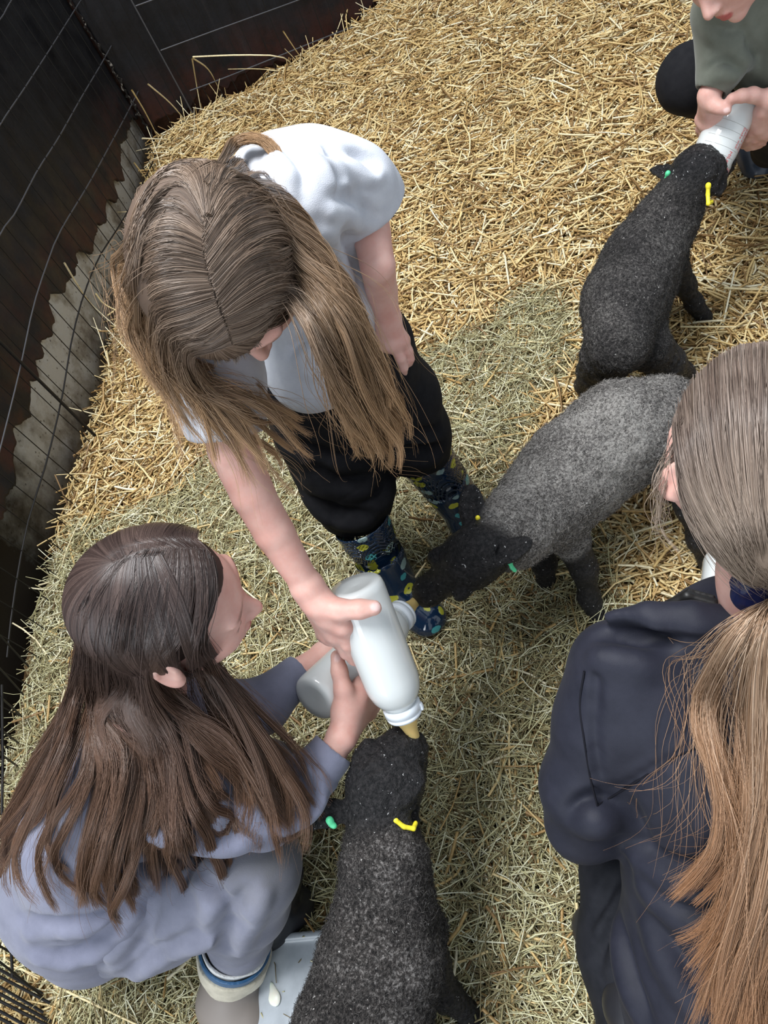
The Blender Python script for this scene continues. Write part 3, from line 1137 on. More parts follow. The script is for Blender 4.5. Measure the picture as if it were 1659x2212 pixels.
bottle(D1, D0, 0.036, 'milk bottle half hidden behind the neck of the woman in the navy top', L=0.17, milk=0.8, teat=True,
       prints=[('round', 0.036 + 0.011 * i, 0.30, 0.0085, s) for i, s in enumerate(['Regular', 'Powder', 'Fresh', 'Lamb', 'Pour'])])

# ------------------------------------------------------------------ grey trough by the boots
m_trough = mat('pale_grey_plastic', (0.40, 0.43, 0.46), 0.35, 0.5)
base(m_trough, ramp(m_trough, noise_n(m_trough, 14, 5), [(0.3, (0.30, 0.33, 0.36)), (0.7, (0.47, 0.51, 0.55))]))
# ------------------------------------------------------------------ people: shared builders
m_skin = mat('skin', (0.72, 0.43, 0.36), 0.5, 0.35, Subsurface_Weight=0.25, Subsurface_Scale=0.012)
m_skin.node_tree.nodes['Principled BSDF'].inputs['Subsurface Radius'].default_value = (1, 0.4, 0.25)
sk = ramp(m_skin, noise_n(m_skin, 35, 4), [(0.3, (0.68, 0.36, 0.30)), (0.7, (0.76, 0.48, 0.41))])
sk = mix(m_skin, attr_n(m_skin, 'lips'), sk, (0.50, 0.13, 0.12))
sk = mix(m_skin, attr_n(m_skin, 'nail'), sk, (0.85, 0.60, 0.56))
sk = mix(m_skin, attr_n(m_skin, 'brow'), sk, (0.16, 0.09, 0.06))
base(m_skin, sk)
bump(m_skin, noise_n(m_skin, 500, 3), 0.12, 0.001)
m_lid = mat('eyeball', (0.75, 0.72, 0.70), 0.15, 0.6)
m_iris = mat('iris', (0.10, 0.06, 0.04), 0.15, 0.6)


class Head:
    def __init__(s, c, face, up, size=1.0):
        s.c = c
        s.z = unit(up)
        s.y = unit(face - s.z * (face @ s.z))
        s.x = np.cross(s.y, s.z)
        s.R = np.stack([s.x, s.y, s.z], 1)
        s.s = size

    def w(s, x, y, z):
        return s.c + (s.x * x + s.y * y + s.z * z) * s.s

    def loc(s, V):
        return ((V - s.c) @ s.R) / s.s

    def build(s, v, neck=None, ears=1.0):
        k = s.s

        def e(c, r, kk=0.015, op='u'):
            v.ell(s.w(*c), np.array(r) * k, s.R, kk * k, op)
        e((0, -.008, .010), (.074, .092, .086))
        e((0, .030, -.030), (.058, .058, .070), .03)
        e((0, .045, -.070), (.042, .042, .034), .03)
        for g in (1, -1):
            e((g * .030, .058, -.040), (.024, .024, .024), .02)
            e((g * .044, .020, -.062), (.018, .030, .022), .02)
            e((g * .028, .074, .010), (.024, .012, .008), .012)
            e((g * .030, .092, -.014), (.0155, .014, .011), .010, 's')
            e((g * .029, .0735, -.014), (.0135, .0115, .0115), .004)
        e((0, .078, -.095), (.016, .014, .012), .015)
        v.cone(s.w(0, .082, -.004), s.w(0, .105, -.040), .0065 * k, .0098 * k, .010 * k)
        for g in (1, -1):
            e((g * .010, .096, -.044), (.0065, .008, .006), .006)
            e((g * .006, .102, -.0505), (.003, .003, .003), .003, 's')
        e((0, .084, -.066), (.020, .012, .008), .010)
        e((0, .0935, -.0665), (.0165, .006, .0042), .004)
        e((0, .0925, -.0755), (.0145, .0062, .0048), .004)
        v.cone(s.w(-.019, .092, -.0705), s.w(0, .102, -.0710), .0012 * k, .0015 * k, .003 * k, 's')
        v.cone(s.w(.019, .092, -.0705), s.w(0, .102, -.0710), .0012 * k, .0015 * k, .003 * k, 's')
        for g in (1, -1) if ears else ():
            k = s.s * ears
            tilt = unit(s.x * g * 0.93 - s.y * 0.37)
            a = unit(s.z * 0.96 - s.y * 0.25)
            b = np.cross(tilt, a)
            R = np.stack([tilt, b, a], 1)
            c = s.w(g * .082, -.008, -.016)
            v.ell(c, np.array([.0075, .0175, .030]) * k, R, .006 * k)
            v.ell(c - a * .017 * k + b * 0 + s.y * .004 * k, np.array([.006, .010, .012]) * k, R, .006 * k)
            v.ell(c + tilt * .008 * k + s.y * .002 * k + a * .003 * k, np.array([.0058, .0125, .0215]) * k, R, .004 * k, 's')
            v.cone(c + tilt * .003 * k + a * .012 * k - s.y * .004 * k, c + tilt * .003 * k - a * .006 * k - s.y * .008 * k, .0028 * k, .0028 * k, .004 * k)
            v.ell(c + tilt * .004 * k + s.y * .011 * k - a * .004 * k, np.array([.004, .004, .006]) * k, R, .004 * k)
        k = s.s
        if neck is not None:
            v.cone(s.w(0, -.020, -.055), neck[0], .047 * k, neck[1], .03)

    def lips(s, V):
        q = s.loc(V)
        a = ((q[:, 0]) / .021) ** 2 + ((q[:, 2] + .071) / .0092) ** 2 + ((q[:, 1] - .098) / .014) ** 2
        return np.clip((1.15 - a) / 0.35, 0, 1)

    def brow(s, V):
        q = s.loc(V)
        x = np.abs(q[:, 0])
        a = ((x - .031) / .019) ** 2 + ((q[:, 2] - .011 - 0.10 * (x - .03)) / .0038) ** 2
        b = np.where(q[:, 1] > .06, np.clip((1 - a) / 0.6, 0, 1) * 0.65, 0)
        # lashes line
        l = ((x - .030) / .0145) ** 2 + ((q[:, 2] + .0205) / .0032) ** 2
        return np.maximum(b, np.where(q[:, 1] > .055, np.clip((1 - l) / .5, 0, 1) * 0.8, 0))

    def eyes(s, root):
        for g in (1, -1):
            v = Vol().ell(s.w(g * .029, .0742, -.0165), np.array([.0105, .0112, .0075]) * s.s, s.R)
            volobj('eye', v, 0.0016, m_iris, root)


def hand(v, wrist, palm, knuckles, fingers, thumb, rw=0.021, rf=0.0078, k=0.006):
    """palm centre; fingers: list of point chains starting at the knuckle; thumb chain"""
    wr, wrr = wrist
    for kn in knuckles:
        v.cone(wr, kn, rw * 0.80, rf * 1.35, 0.010)
    for a_, b_ in zip(knuckles[:-1], knuckles[1:]):
        v.cone(a_, b_, rf * 1.35, rf * 1.3, 0.010)
    v.cone(palm, (knuckles[0] + knuckles[-1]) / 2, rf * 1.6, rf * 1.3, 0.012)
    for f in fingers:
        n = len(f)
        for i, (a_, b_) in enumerate(zip(f[:-1], f[1:])):
            r0 = rf * (1.12 - 0.28 * i / max(n - 1, 1))
            r1 = rf * (1.12 - 0.28 * (i + 1) / max(n - 1, 1))
            v.cone(a_, b_, r0, r1, k * 0.6)
    n = len(thumb)
    for i, (a_, b_) in enumerate(zip(thumb[:-1], thumb[1:])):
        r0 = rf * (1.75 - 0.62 * i / (n - 1))
        r1 = rf * (1.75 - 0.62 * (i + 1) / (n - 1))
        v.cone(a_, b_, r0, r1, k * 1.2)


def nailmask(pts):
    def f(V):
        r = np.zeros(len(V))
        for c, R, rad in pts:
            q = (V - c) @ R
            r = np.maximum(r, np.clip((1 - np.linalg.norm(q / rad, axis=1)) / 0.25, 0, 1))
        return r
    return f


def face_attr(head, nails=None):
    def f(V):
        return {'lips': head.lips(V) if head else np.zeros(len(V)), 'brow': head.brow(V) if head else np.zeros(len(V)),
                'nail': nailmask(nails)(V) if nails else np.zeros(len(V))}
    return f


# ---- hair
def hair_mat(name, stops, tipcol, rough=0.38):
    m = mat(name, stops[0][1], rough, 0.55)
    c = ramp(m, attr_n(m, 'rnd'), stops)
    c = mix(m, ramp(m, attr_n(m, 'u'), [(0.25, (0, 0, 0)), (0.95, (0.85,) * 3)]), c, tipcol)
    base(m, c)
    m.node_tree.nodes['Principled BSDF'].inputs['Anisotropic'].default_value = 0.0
    return m


def guide(head, seq, vol=None, off=0.006, inflate=1.06, n=36):
    """seq entries: (px,py) lies on the head, (px,py,'d') lies on the clothes, (px,py,z) free at height z, arrays are world points"""
    out = []
    rad = np.array([.080, .099, .094]) * head.s * inflate
    hc = head.w(0, -.008, .008)
    for e in seq:
        if isinstance(e, np.ndarray):
            out.append(e)
        elif len(e) == 2:
            v = unit(ray(*e)) @ head.R / rad
            o = (CAM - hc) @ head.R / rad
            B = o @ v
            D = B * B - (v @ v) * (o @ o - 1)
            if D > 0:
                t = (-B - math.sqrt(D)) / (v @ v)
            else:
                t = -B / (v @ v)
            q = o + v * t
            q = q / np.linalg.norm(q)
            out.append(hc + head.R @ (q * rad))
        elif e[2] == 'd':
            d = unit(ray(e[0], e[1]))
            t = 0.45
            for _ in range(90):
                p = CAM + d * t
                f = vol.eval(p[None])[0] - off
                if f < 0.0008 or t > 3:
                    break
                t += max(f * 0.7, 0.001)
            out.append(CAM + d * t)
        else:
            out.append(P(*e))
    return catmull(out, n)


def grow(guides, n, r=0.00045, jitter=0.004, clump=0.7, nclump=60, tipspread=0.012, wav=0.003, short=0.25, seed=0, per=None):
    """strands between neighbouring guides (ordered list of (M,3) arrays)"""
    G = np.array(guides)
    K, M, _ = G.shape
    u = rng.random(n) * (K - 1)
    cl = rng.random(nclump) * (K - 1)
    ci = np.argmin(np.abs(u[:, None] - cl[None]), 1)
    uc = cl[ci]
    t = np.linspace(0, 1, M)
    uu_ = u[:, None] * (1 - clump * t[None] ** 0.9) + uc[:, None] * clump * t[None] ** 0.9
    i = np.clip(uu_.astype(int), 0, K - 2)
    f = (uu_ - i)[..., None]
    a = np.arange(M)[None].repeat(n, 0)
    S = G[i, a] * (1 - f) + G[i + 1, a] * f
    cj = rng.normal(size=(nclump, 3))[ci]
    own = rng.normal(size=(n, 3))
    S = S + (cj * tipspread * 0.9)[:, None] * (t ** 1.6)[None, :, None]
    S = S + (own * jitter)[:, None] * (0.25 + 0.75 * t)[None, :, None]
    ph = rng.random((nclump, 3))[ci] * 6.28
    fr = 1.0 + 1.4 * rng.random(nclump)[ci]
    S = S + wav * np.sin(ph[:, None] + (fr[:, None] * t[None] * 6.28)[..., None]) * (t ** 1.2)[None, :, None]
    # random shortening
    L = 1 - short * rng.random(n) ** 2
    tt = np.linspace(0, 1, M)[None] * L[:, None]
    idx = tt * (M - 1)
    i0 = np.clip(idx.astype(int), 0, M - 2)
    ff = (idx - i0)[..., None]
    rows = np.arange(n)[:, None]
    S = S[rows, i0] * (1 - ff) + S[rows, i0 + 1] * ff
    R = r * (0.7 + 0.6 * rng.random(n))[:, None] * (1 - 0.75 * t[None] ** 3)
    crnd = rng.random(nclump)[ci]
    return S, R, np.clip(0.36 * crnd + 0.64 * rng.random(n), 0, 1), np.repeat(tt, 1, 0)


def crown(head, whorl=(0, -.045), nf=18, zend=-.055, inflate=1.02, hang=.03, skip=58):
    """hair lying close to the skull, fanning out from the parting"""
    out = []
    rad = np.array([.080, .099, .094]) * inflate
    for i in range(nf):
        a = math.radians(skip + (360 - 2 * skip) * i / (nf - 1))      # measured from the face, round the back
        x, y = math.sin(a), math.cos(a)
        py = whorl[1] + max(0.0, y + 0.35) * .085
        st = np.array([whorl[0] + x * .002, py, .1])
        pts = []
        for u in np.linspace(0, 1, 14):
            q = st * (1 - u) + np.array([x * .085, y * .105 - .01 * (1 - u), zend]) * u
            q = q - [0, -.008, .008]
            q = q / np.linalg.norm(q / rad)
            pts.append(head.w(*(q + [0, -.008, .008])))
        d = np.array([0, 0, -1.0])
        e = pts[-1]
        for j in range(1, 4):
            pts.append(e + d * hang * j / 3 + (head.x * x + head.y * y) * .004)
        out.append(catmull(pts, 36))
    return out


def tint(g_, f):
    return (g_[0], g_[1], g_[2], g_[3] * f)


def clear(sets, c, r):
    """tuck away strands that would cross an exposed ear"""
    out = []
    for S, R, rn, t in sets:
        ok = np.linalg.norm(S - c, axis=2).min(1) > r
        out.append((S[ok], R[ok], rn[ok], t[ok]))
    return out


def pushout(S, vols, margin=0.003, it=3):
    for v, mg in vols:
        for _ in range(it):
            sh = S.shape
            p = S.reshape(-1, 3)
            d = v.eval(p)
            b = d < mg
            if not b.any():
                break
            g = v.grad(p[b])
            p[b] = p[b] + g * (mg - d[b] + 0.0003)[:, None]
            S = p.reshape(sh)
    return S


def hairobj(name, sets, mt, parent, vols=(), label=None):
    Vs, Fs, A, U = [], [], [], []
    o = 0
    for S, R, rn, t in sets:
        if len(vols):
            S = pushout(S, vols)
            S[:, 1:-1] = S[:, 1:-1] * 0.5 + 0.25 * (S[:, :-2] + S[:, 2:])
        V, q, at = tubes(S, R, 3, {'rnd': rn, 'u': t})
        Vs.append(V)
        Fs.append(q + o)
        A.append(at['rnd'])
        U.append(at['u'])
        o += len(V)
    me = npmesh(name, np.concatenate(Vs), np.concatenate(Fs), {'rnd': np.concatenate(A), 'u': np.concatenate(U)})
    return link(name, me, mt, parent, label)
# ------------------------------------------------------------------ cloth helpers
def surf(v, px, py, off=0.0):
    d = unit(ray(px, py))
    t = 0.4
    for _ in range(120):
        f = v.eval((CAM + d * t)[None])[0] - off
        if f < 0.0006:
            return CAM + d * t
        t += max(f * 0.7, 0.001)
        if t > 2.6:
            break
    return None


def crease(v, lines, r=0.008, depth=0.005, k=0.012, ridge=True):
    """folds pressed into a garment along lines traced over it"""
    base_v = Vol()
    base_v.p = list(v.p)
    for ln in lines:
        pts = [surf(base_v, x, y) for x, y in ln]
        pts = [q for q in pts if q is not None]
        if len(pts) < 2 or np.linalg.norm(np.diff(pts, axis=0), axis=1).max() > 0.11:
            continue
        pts = catmull(pts, max(4, len(pts) * 2))
        g = base_v.grad(pts)
        w_ = np.sin(np.linspace(0.25, math.pi - 0.25, len(pts)))
        c = pts + g * (r - depth * w_)[:, None]
        for i in range(len(c) - 1):
            v.cone(c[i], c[i + 1], r, r, k, 's')
        if ridge:
            sd = np.cross(np.gradient(pts, axis=0), g)
            sd /= np.linalg.norm(sd, axis=1, keepdims=True) + 1e-9
            c = pts + sd * r * 1.5 - g * r * 0.75
            for i in range(len(c) - 1):
                v.cone(c[i], c[i + 1], r * 0.95, r * 0.95, k, 'u')


def clothdisp(a1=0.0035, f1=9, a2=0.0012, f2=30, seed=0):
    def d(V, N):
        r = np.abs(noise(V * [1, 1, 1.7], f1, seed))
        return a1 * (r - 0.3) + a2 * noise(V, f2, seed + 3)
    return d


m_white = cloth('white_cotton', (0.56, 0.58, 0.64), (0.62, 0.64, 0.69), rough=0.9, sheen=0.05)
m_blacktr = cloth('black_jersey', (0.007, 0.007, 0.009), (0.012, 0.012, 0.014), rough=0.9, sheen=0.0)
m_grey = cloth('blue_grey_fleece', (0.155, 0.162, 0.22), (0.205, 0.212, 0.285), sc_=22, rough=0.95)
m_green_s = cloth('sage_green_jersey', (0.135, 0.145, 0.115), (0.18, 0.19, 0.155), sc_=25)
m_navy = cloth('navy_polyester', (0.014, 0.015, 0.024), (0.021, 0.022, 0.034), sc_=30, rough=0.6, bs=0.15, sheen=0.02)
m_navy2 = cloth('dark_trouser_cloth', (0.010, 0.011, 0.015), (0.02, 0.021, 0.027), sc_=30, rough=0.75, sheen=0.0)

# spotted wellington material: rings of yellow, turquoise and white on navy rubber
m_well = mat('spotted_navy_rubber', (0.01, 0.03, 0.07), 0.12, 0.6, Coat_Weight=0.4)
g_ = pos(m_well, (24, 24, 36))
v_ = N_(m_well, 'ShaderNodeTexVoronoi')
v_.inputs['Scale'].default_value = 1.0
v_.inputs['Randomness'].default_value = 0.55
L_(m_well, g_, v_.inputs['Vector'])
nn = N_(m_well, 'ShaderNodeMath', operation='MULTIPLY_ADD')
L_(m_well, noise_n(m_well, 90, 2), nn.inputs[0])
nn.inputs[1].default_value = 0.22
L_(m_well, v_.outputs['Distance'], nn.inputs[2])
ring = ramp(m_well, nn.outputs[0], [(0.20, (0, 0, 0)), (0.23, (1, 1, 1)), (0.44, (1, 1, 1)), (0.47, (0, 0, 0))])
sx_ = N_(m_well, 'ShaderNodeSeparateColor')
L_(m_well, v_.outputs['Color'], sx_.inputs[0])
rc = N_(m_well, 'ShaderNodeValToRGB')
rc.color_ramp.interpolation = 'CONSTANT'
e_ = rc.color_ramp.elements
for p_, c_ in [(0.35, (0.05, 0.28, 0.30)), (0.65, (0.25, 0.36, 0.36))]:
    x_ = e_.new(p_)
    x_.color = (*c_, 1)
e_[0].position = 0
e_[0].color = (0.42, 0.42, 0.04, 1)
e_[-1].position = 0.9
e_[-1].color = (0.42, 0.42, 0.04, 1)
L_(m_well, sx_.outputs[0], rc.inputs[0])
base(m_well, mix(m_well, ring, (0.006, 0.020, 0.050), rc.outputs[0]))

# ------------------------------------------------------------------ standing girl
def wellington(name, top, ankle, toe, rt, ra, rfoot, mt, parent, heel=None, foot_dir=None, label=None):
    v = Vol()
    v.cone(top, ankle, rt, ra, 0.02, cap=(True, False))
    v.cone(ankle, toe, rfoot * 1.12, rfoot, 0.03)
    heel = heel if heel is not None else ankle - unit(toe - ankle) * 0.03
    v.cone(heel, ankle, rfoot * 0.9, rfoot, 0.02)
    v.cone(top + (top - ankle) * 0.05, top + (ankle - top) * 0.35, rt - 0.004, rt - 0.006, 0.003, 's')
    v.box((heel + toe) / 2 - [0, 0, 0.6], (0.6, 0.6, 0.6), None, 0.0, 0.004, 's')
    return volobj(name, v, 0.003, mt, parent, label)


foot = P(880, 1320, 0)
SG = empty('person', (foot[0], foot[1], 0), 'standing long-haired person in a white t-shirt and black trousers, bending over the largest bottle', 'person')
SGH = Head(Q(470, 588, .765), cdir(.28, .85, .42), cdir(-.12, .47, -.86), .92)
necks = P(552, 492, .985)
v = Vol()
SGH.build(v, (necks, .034), ears=0)
SLp, SRp = P(712, 388, .940), P(445, 620, .93)
v.cone(necks, P(620, 520, .86), .034, .045, .03)
v.cone(SLp, SRp, .028, .028, .03)
# her left arm, hand resting on the thigh
el, wl = P(816, 575, .83), P(836, 685, .71)
v.chain([(SLp, .032), (P(770, 412, .915), .030), (P(794, 445, .885), .0285), (P(802, 505, .855), .027), (el, .0245), (P(824, 628, .765), .024), (wl, .0200)], .004)
kn = [P(800, 742, .655), P(826, 748, .665), P(850, 745, .668), P(870, 735, .665)]
fg = [[kn[0], P(806, 775, .628), P(816, 800, .612), P(828, 806, .606)],
      [kn[1], P(838, 782, .640), P(848, 806, .622), P(852, 815, .61)],
      [kn[2], P(866, 775, .645), P(872, 795, .625), P(872, 806, .61)],
      [kn[3], P(882, 758, .645), P(886, 775, .63), P(884, 785, .62)]]
hand(v, (wl, .023), P(835, 715, .68), kn, fg, [P(815, 705, .69), P(800, 735, .665), P(800, 765, .64), P(808, 785, .625)])
# her right arm reaching down to the bottle
er, wr = Q(546, 1068, .948), Q(664, 1268, 1.005)
v.chain([(SRp, .038), (Q(480, 850, .905), .033), (Q(505, 970, .925), .0310), (er, .0270), (Q(592, 1150, .970), .0255), (wr, .0190)], .004)
kn = [Q(742, 1352, 1.022), Q(728, 1368, 1.045), Q(715, 1372, 1.068), Q(703, 1368, 1.088)]
fg = [[kn[0], Q(751, 1392, 1.045), Q(764, 1424, 1.078), Q(790, 1437, 1.098)],
      [kn[1], Q(748, 1410, 1.070), Q(768, 1420, 1.100), Q(795, 1425, 1.115)],
      [kn[2], Q(742, 1400, 1.095), Q(768, 1405, 1.120), Q(792, 1405, 1.130)],
      [kn[3], Q(735, 1385, 1.112), Q(760, 1385, 1.130), Q(780, 1385, 1.138)]]
hand(v, (wr, .0215), Q(706, 1335, 1.02), kn, fg, [Q(690, 1305, 1.008), Q(735, 1318, .998), Q(778, 1316, .990), Q(808, 1313, .988)], rw=.022, rf=.0092)
v.cone(Q(690, 1305, 1.01), Q(735, 1340, 1.02), .018, .012, .015)
thn = Q(811, 1311, .981)
nails = [(thn, np.stack([unit(CX), unit(CY), FW], 1), np.array([.0085, .0065, .007]))]
volobj('body', v, .0028, m_skin, SG, None, None, face_attr(SGH, nails), it=2)
SGH.eyes(SG)

# t-shirt
v = Vol()
v.cone(P(715, 735, .655), P(682, 640, .76), .092, .088, .05)
v.cone(P(682, 640, .76), P(625, 500, .88), .088, .086, .05)
v.cone(P(625, 500, .88), P(600, 400, .94), .086, .066, .05)
v.cone(P(690, 385, .945), P(500, 560, .93), .058, .058, .05)
v.cone(P(690, 385, .945), P(770, 405, .915), .056, .052, .03)
v.cone(P(765, 400, .918), P(799, 452, .876), .053, .054, .03, cap=(False, True))
v.cone(P(560, 500, .955), P(650, 440, .965), .062, .060, .04)
v.cone(SRp, Q(472, 850, .905), .056, .050, .04)
v.cone(Q(466, 790, .90), Q(492, 935, .920), .054, .046, .03, cap=(False, True))
v.cone(P(715, 735, .655), P(675, 790, .665), .088, .080, .05)
# open hem, cut level round the hips
hemc = P(712, 770, .625)
v.box(hemc - np.array([0, 0, .30]), (.3, .3, .30), None, 0.0, .006, 's')
v.cone(P(715, 742, .60), P(715, 742, .68), .080, .070, .004, 's')
for a_, b_ in [(P(797, 448, .878), (P(797, 448, .878) - P(765, 400, .918))), (Q(492, 935, .920), Q(492, 935, .920) - Q(470, 790, .90))]:
    d_ = unit(b_)
    v.cone(a_ - d_ * .03, a_ + d_ * .03, .040, .042, .003, 's')
crease(v, [[(690, 300), (745, 360), (770, 410)], [(700, 480), (745, 470), (790, 480)], [(640, 300), (700, 340), (735, 400)], [(700, 560), (740, 600), (760, 660)], [(620, 330), (600, 380)],
           [(655, 790), (700, 760), (740, 690)], [(630, 770), (660, 740)], [(600, 300), (640, 360), (650, 420)], [(700, 330), (760, 345), (810, 350)], [(720, 430), (760, 440), (800, 470)], [(560, 760), (600, 800), (650, 810)], [(760, 330), (800, 360)], [(420, 800), (450, 850), (500, 880)], [(735, 500), (760, 560), (775, 620)]], .010, .008, .013)
SGT = v
volobj('t_shirt', v, .0034, m_white, SG, None, clothdisp(.007, 8, .0015, 30, 2), it=3)

# trousers
v = Vol()
v.cone(P(680, 770, .62), P(775, 745, .63), .085, .085, .05)
v.chain([(P(662, 815, .60), .086), (P(690, 910, .47), .086), (P(735, 1005, .36), .082), (P(753, 1060, .30), .083)], .04)
v.cone(P(758, 1060, .30), P(768, 1108, .245), .083, .066, .03, cap=(False, True))
v.chain([(P(800, 775, .61), .078), (P(860, 860, .47), .072), (P(892, 930, .375), .068)], .035)
v.cone(P(892, 930, .375), P(908, 990, .30), .068, .060, .03, cap=(False, True))
v.cone(P(768, 1108, .245) + [0, 0, .03], P(776, 1135, .19), .056, .056, .004, 's')
v.cone(P(908, 985, .30) + [0, 0, .03], P(916, 1020, .24), .052, .052, .004, 's')
crease(v, [[(690, 1040), (740, 1085), (810, 1075), (835, 1040)], [(690, 1080), (730, 1115), (790, 1110)], [(640, 960), (700, 990), (740, 985)], [(850, 930), (890, 950), (940, 940)], [(730, 880), (760, 940)], [(690, 1010), (730, 1045), (790, 1035)], [(860, 970), (900, 985), (950, 975)]], .015, .011, .02)
volobj('trousers', v, .0036, m_blacktr, SG, None, clothdisp(.010, 7, .002, 25, 5), it=3)

wellington('wellington_boot', P(779, 1128, .26), P(868, 1292, .062), P(925, 1338, .042), .060, .047, .043, m_well, SG, heel=P(845, 1285, .045))
wellington('wellington_boot', P(916, 985, .28), P(1018, 1120, .062), P(1052, 1162, .042), .058, .047, .043, m_well, SG, heel=P(1010, 1100, .045))

# hair
m_h1 = hair_mat('light_brown_hair', [(0.0, (0.075, 0.048, 0.032)), (0.5, (0.17, 0.115, 0.080)), (1.0, (0.34, 0.25, 0.185))], (0.50, 0.30, 0.15))
HB = Vol().ell(SGH.w(0, -.008, .008), np.array([.0815, .1005, .0955]) * SGH.s, SGH.R)
cap_ = Vol()
cap_.ell(SGH.w(0, -.010, .012), (.076, .0935, .0875), SGH.R, .01)
cap_.box(SGH.w(0, .13, -.055), (.2, .075, .085), SGH.R, .0, .01, 's')
cap_.box(SGH.w(0, .0, -.15), (.2, .3, .09), SGH.R, .0, .01, 's')
scalp = mat('scalp_under_hair', (0.12, 0.082, 0.060), 0.6, 0.3)
ho, _, _ = volobj('scalp_hair', cap_, .004, scalp, SG)
g = lambda s_, **k: guide(SGH, s_, SGT, **k)
front = [
    [(503, 742), (540, 730), (582, 700), (615, 658), (660, 695, 1.045), (700, 800, 1.0), (740, 880, .93), (790, 960, .86), (820, 985, .81)],
    [(492, 700), (530, 690), (575, 668), (620, 655), (665, 700, 1.045), (705, 790, 1.0), (745, 870, .93), (790, 965, .85), (822, 985, .80)],
    [(482, 670), (530, 630), (585, 600), (640, 610), (690, 680, 1.03), (735, 780, .97), (785, 880, .90), (830, 950, .84), (822, 990, .81)],
    [(470, 640), (530, 575), (600, 550), (660, 590), (715, 680, 1.02), (765, 780, .96), (805, 870, .90), (838, 920, .86), (842, 960, .83)],
    [(455, 600), (530, 520), (610, 500), (675, 560), (730, 660, 1.02), (780, 760, .96), (815, 840, .91), (840, 890, .87), (830, 930, .85)],
    [(445, 560), (520, 470), (600, 455), (670, 520), (725, 620, 1.02), (770, 710, .97), (800, 790, .93), (825, 850, .89), (836, 900, .87)],
    [(438, 520), (500, 430), (570, 410), (640, 460), (700, 560, 1.03), (740, 650, .99), (775, 730, .95), (795, 790, .92), (815, 850, .89)],
]
back_r = [
    [(438, 520), (500, 430), (570, 410), (640, 460), (700, 560, 1.03), (740, 650, .99), (775, 730, .95), (795, 790, .92), (815, 850, .89)],
    [(440, 490), (480, 400), (530, 375), (590, 395), (645, 450, 1.02), (690, 540, 1.0), (725, 620, .97), (750, 690, .94), (770, 750, .92)],
    [(440, 470), (455, 385), (490, 355), (540, 360), (590, 400, 1.00), (640, 470, 1.0), (680, 550, .98), (710, 620, .95), (730, 680, .93)],
]
left = [
    [(500, 745), (470, 755), (440, 762), (420, 765), (425, 800, 1.02), (460, 840, .98), (530, 870, .95), (600, 900, .90), (660, 920, .86)],
    [(488, 705), (455, 735), (420, 740), (400, 748), (405, 790, 1.02), (440, 830, .98), (510, 865, .95), (590, 900, .90), (650, 940, .86)],
    [(475, 680), (420, 710), (375, 720), (370, 760), (385, 800, 1.02), (420, 840, .98), (470, 885, .95), (520, 930, .92), (560, 1010, .88)],
    [(462, 640), (400, 660), (345, 680), (345, 735, 1.05), (370, 790, 1.01), (410, 840, .98), (455, 890, .95), (490, 930, .93), (520, 1000, .90)],
    [(450, 600), (380, 600), (325, 620), (315, 690, 1.05), (345, 760, 1.01), (385, 820, .98), (420, 870, .96), (445, 910, .94), (470, 950, .92)],
    [(440, 560), (370, 545), (310, 570), (297, 650, 1.05), (325, 730, 1.02), (360, 790, .99), (395, 850, .96), (420, 890, .94), (440, 930, .93)],
    [(436, 520), (370, 490), (310, 520), (292, 610), (312, 700, 1.03), (345, 765, 1.0), (370, 810, .97), (390, 850, .95), (400, 890, .94)],
    [(438, 490), (380, 440), (325, 460), (295, 550), (300, 650, 1.03), (325, 730, 1.0), (350, 780, .98), (370, 820, .96), (380, 850, .95)],
    [(440, 470), (410, 390), (360, 400), (310, 470), (290, 570, 1.04), (305, 660, 1.01), (330, 730, .99), (350, 770, .97), (360, 800, .96)],
]
upper = [
    [(440, 470), (410, 400), (370, 375), (330, 400), (300, 470), (287, 560), (290, 660, 1.02), (310, 740, .99), (335, 800, .97)],
    [(442, 465), (430, 385), (405, 352), (365, 362), (325, 400), (297, 460), (285, 560, 1.03), (292, 660, 1.0), (310, 730, .98)],
    [(446, 462), (450, 380), (450, 350), (425, 345), (385, 350), (345, 375), (320, 420, 1.05), (300, 500, 1.0), (300, 560, .98)],
    [(450, 462), (475, 375), (490, 352), (495, 348, 1.04), (500, 345, 1.0), (500, 380, .96), (500, 420, .93), (500, 460, .9), (500, 500, .88)],
    [(455, 465), (500, 380), (535, 365), (560, 375, 1.04), (575, 395, 1.01), (580, 420, .99), (585, 450, .97), (590, 480, .95), (600, 520, .93)],
]
lock = [
    [(450, 400), (480, 355), (505, 320, 1.03), (545, 303, 1.035), (580, 318, 1.03), (598, 350, 1.02), (600, 385, 1.015), (594, 425, 1.01), (590, 470, 1.0)],
    [(440, 390), (470, 345), (500, 305, 1.03), (550, 293, 1.035), (590, 312, 1.03), (604, 350, 1.02), (602, 390, 1.015), (596, 430, 1.01), (615, 470, 1.0)],
]
wisps = [
    [(520, 940, .93), (530, 985, .91), (535, 1020, .90), (525, 1050, .89), (515, 1065, .885)],
    [(640, 900, .88), (665, 930, .86), (670, 960, .85), (640, 1000, .84), (625, 1010, .83)],
    [(800, 940, .85), (850, 960, .84), (870, 900, .85), (840, 880, .86), (830, 900, .86)],
]
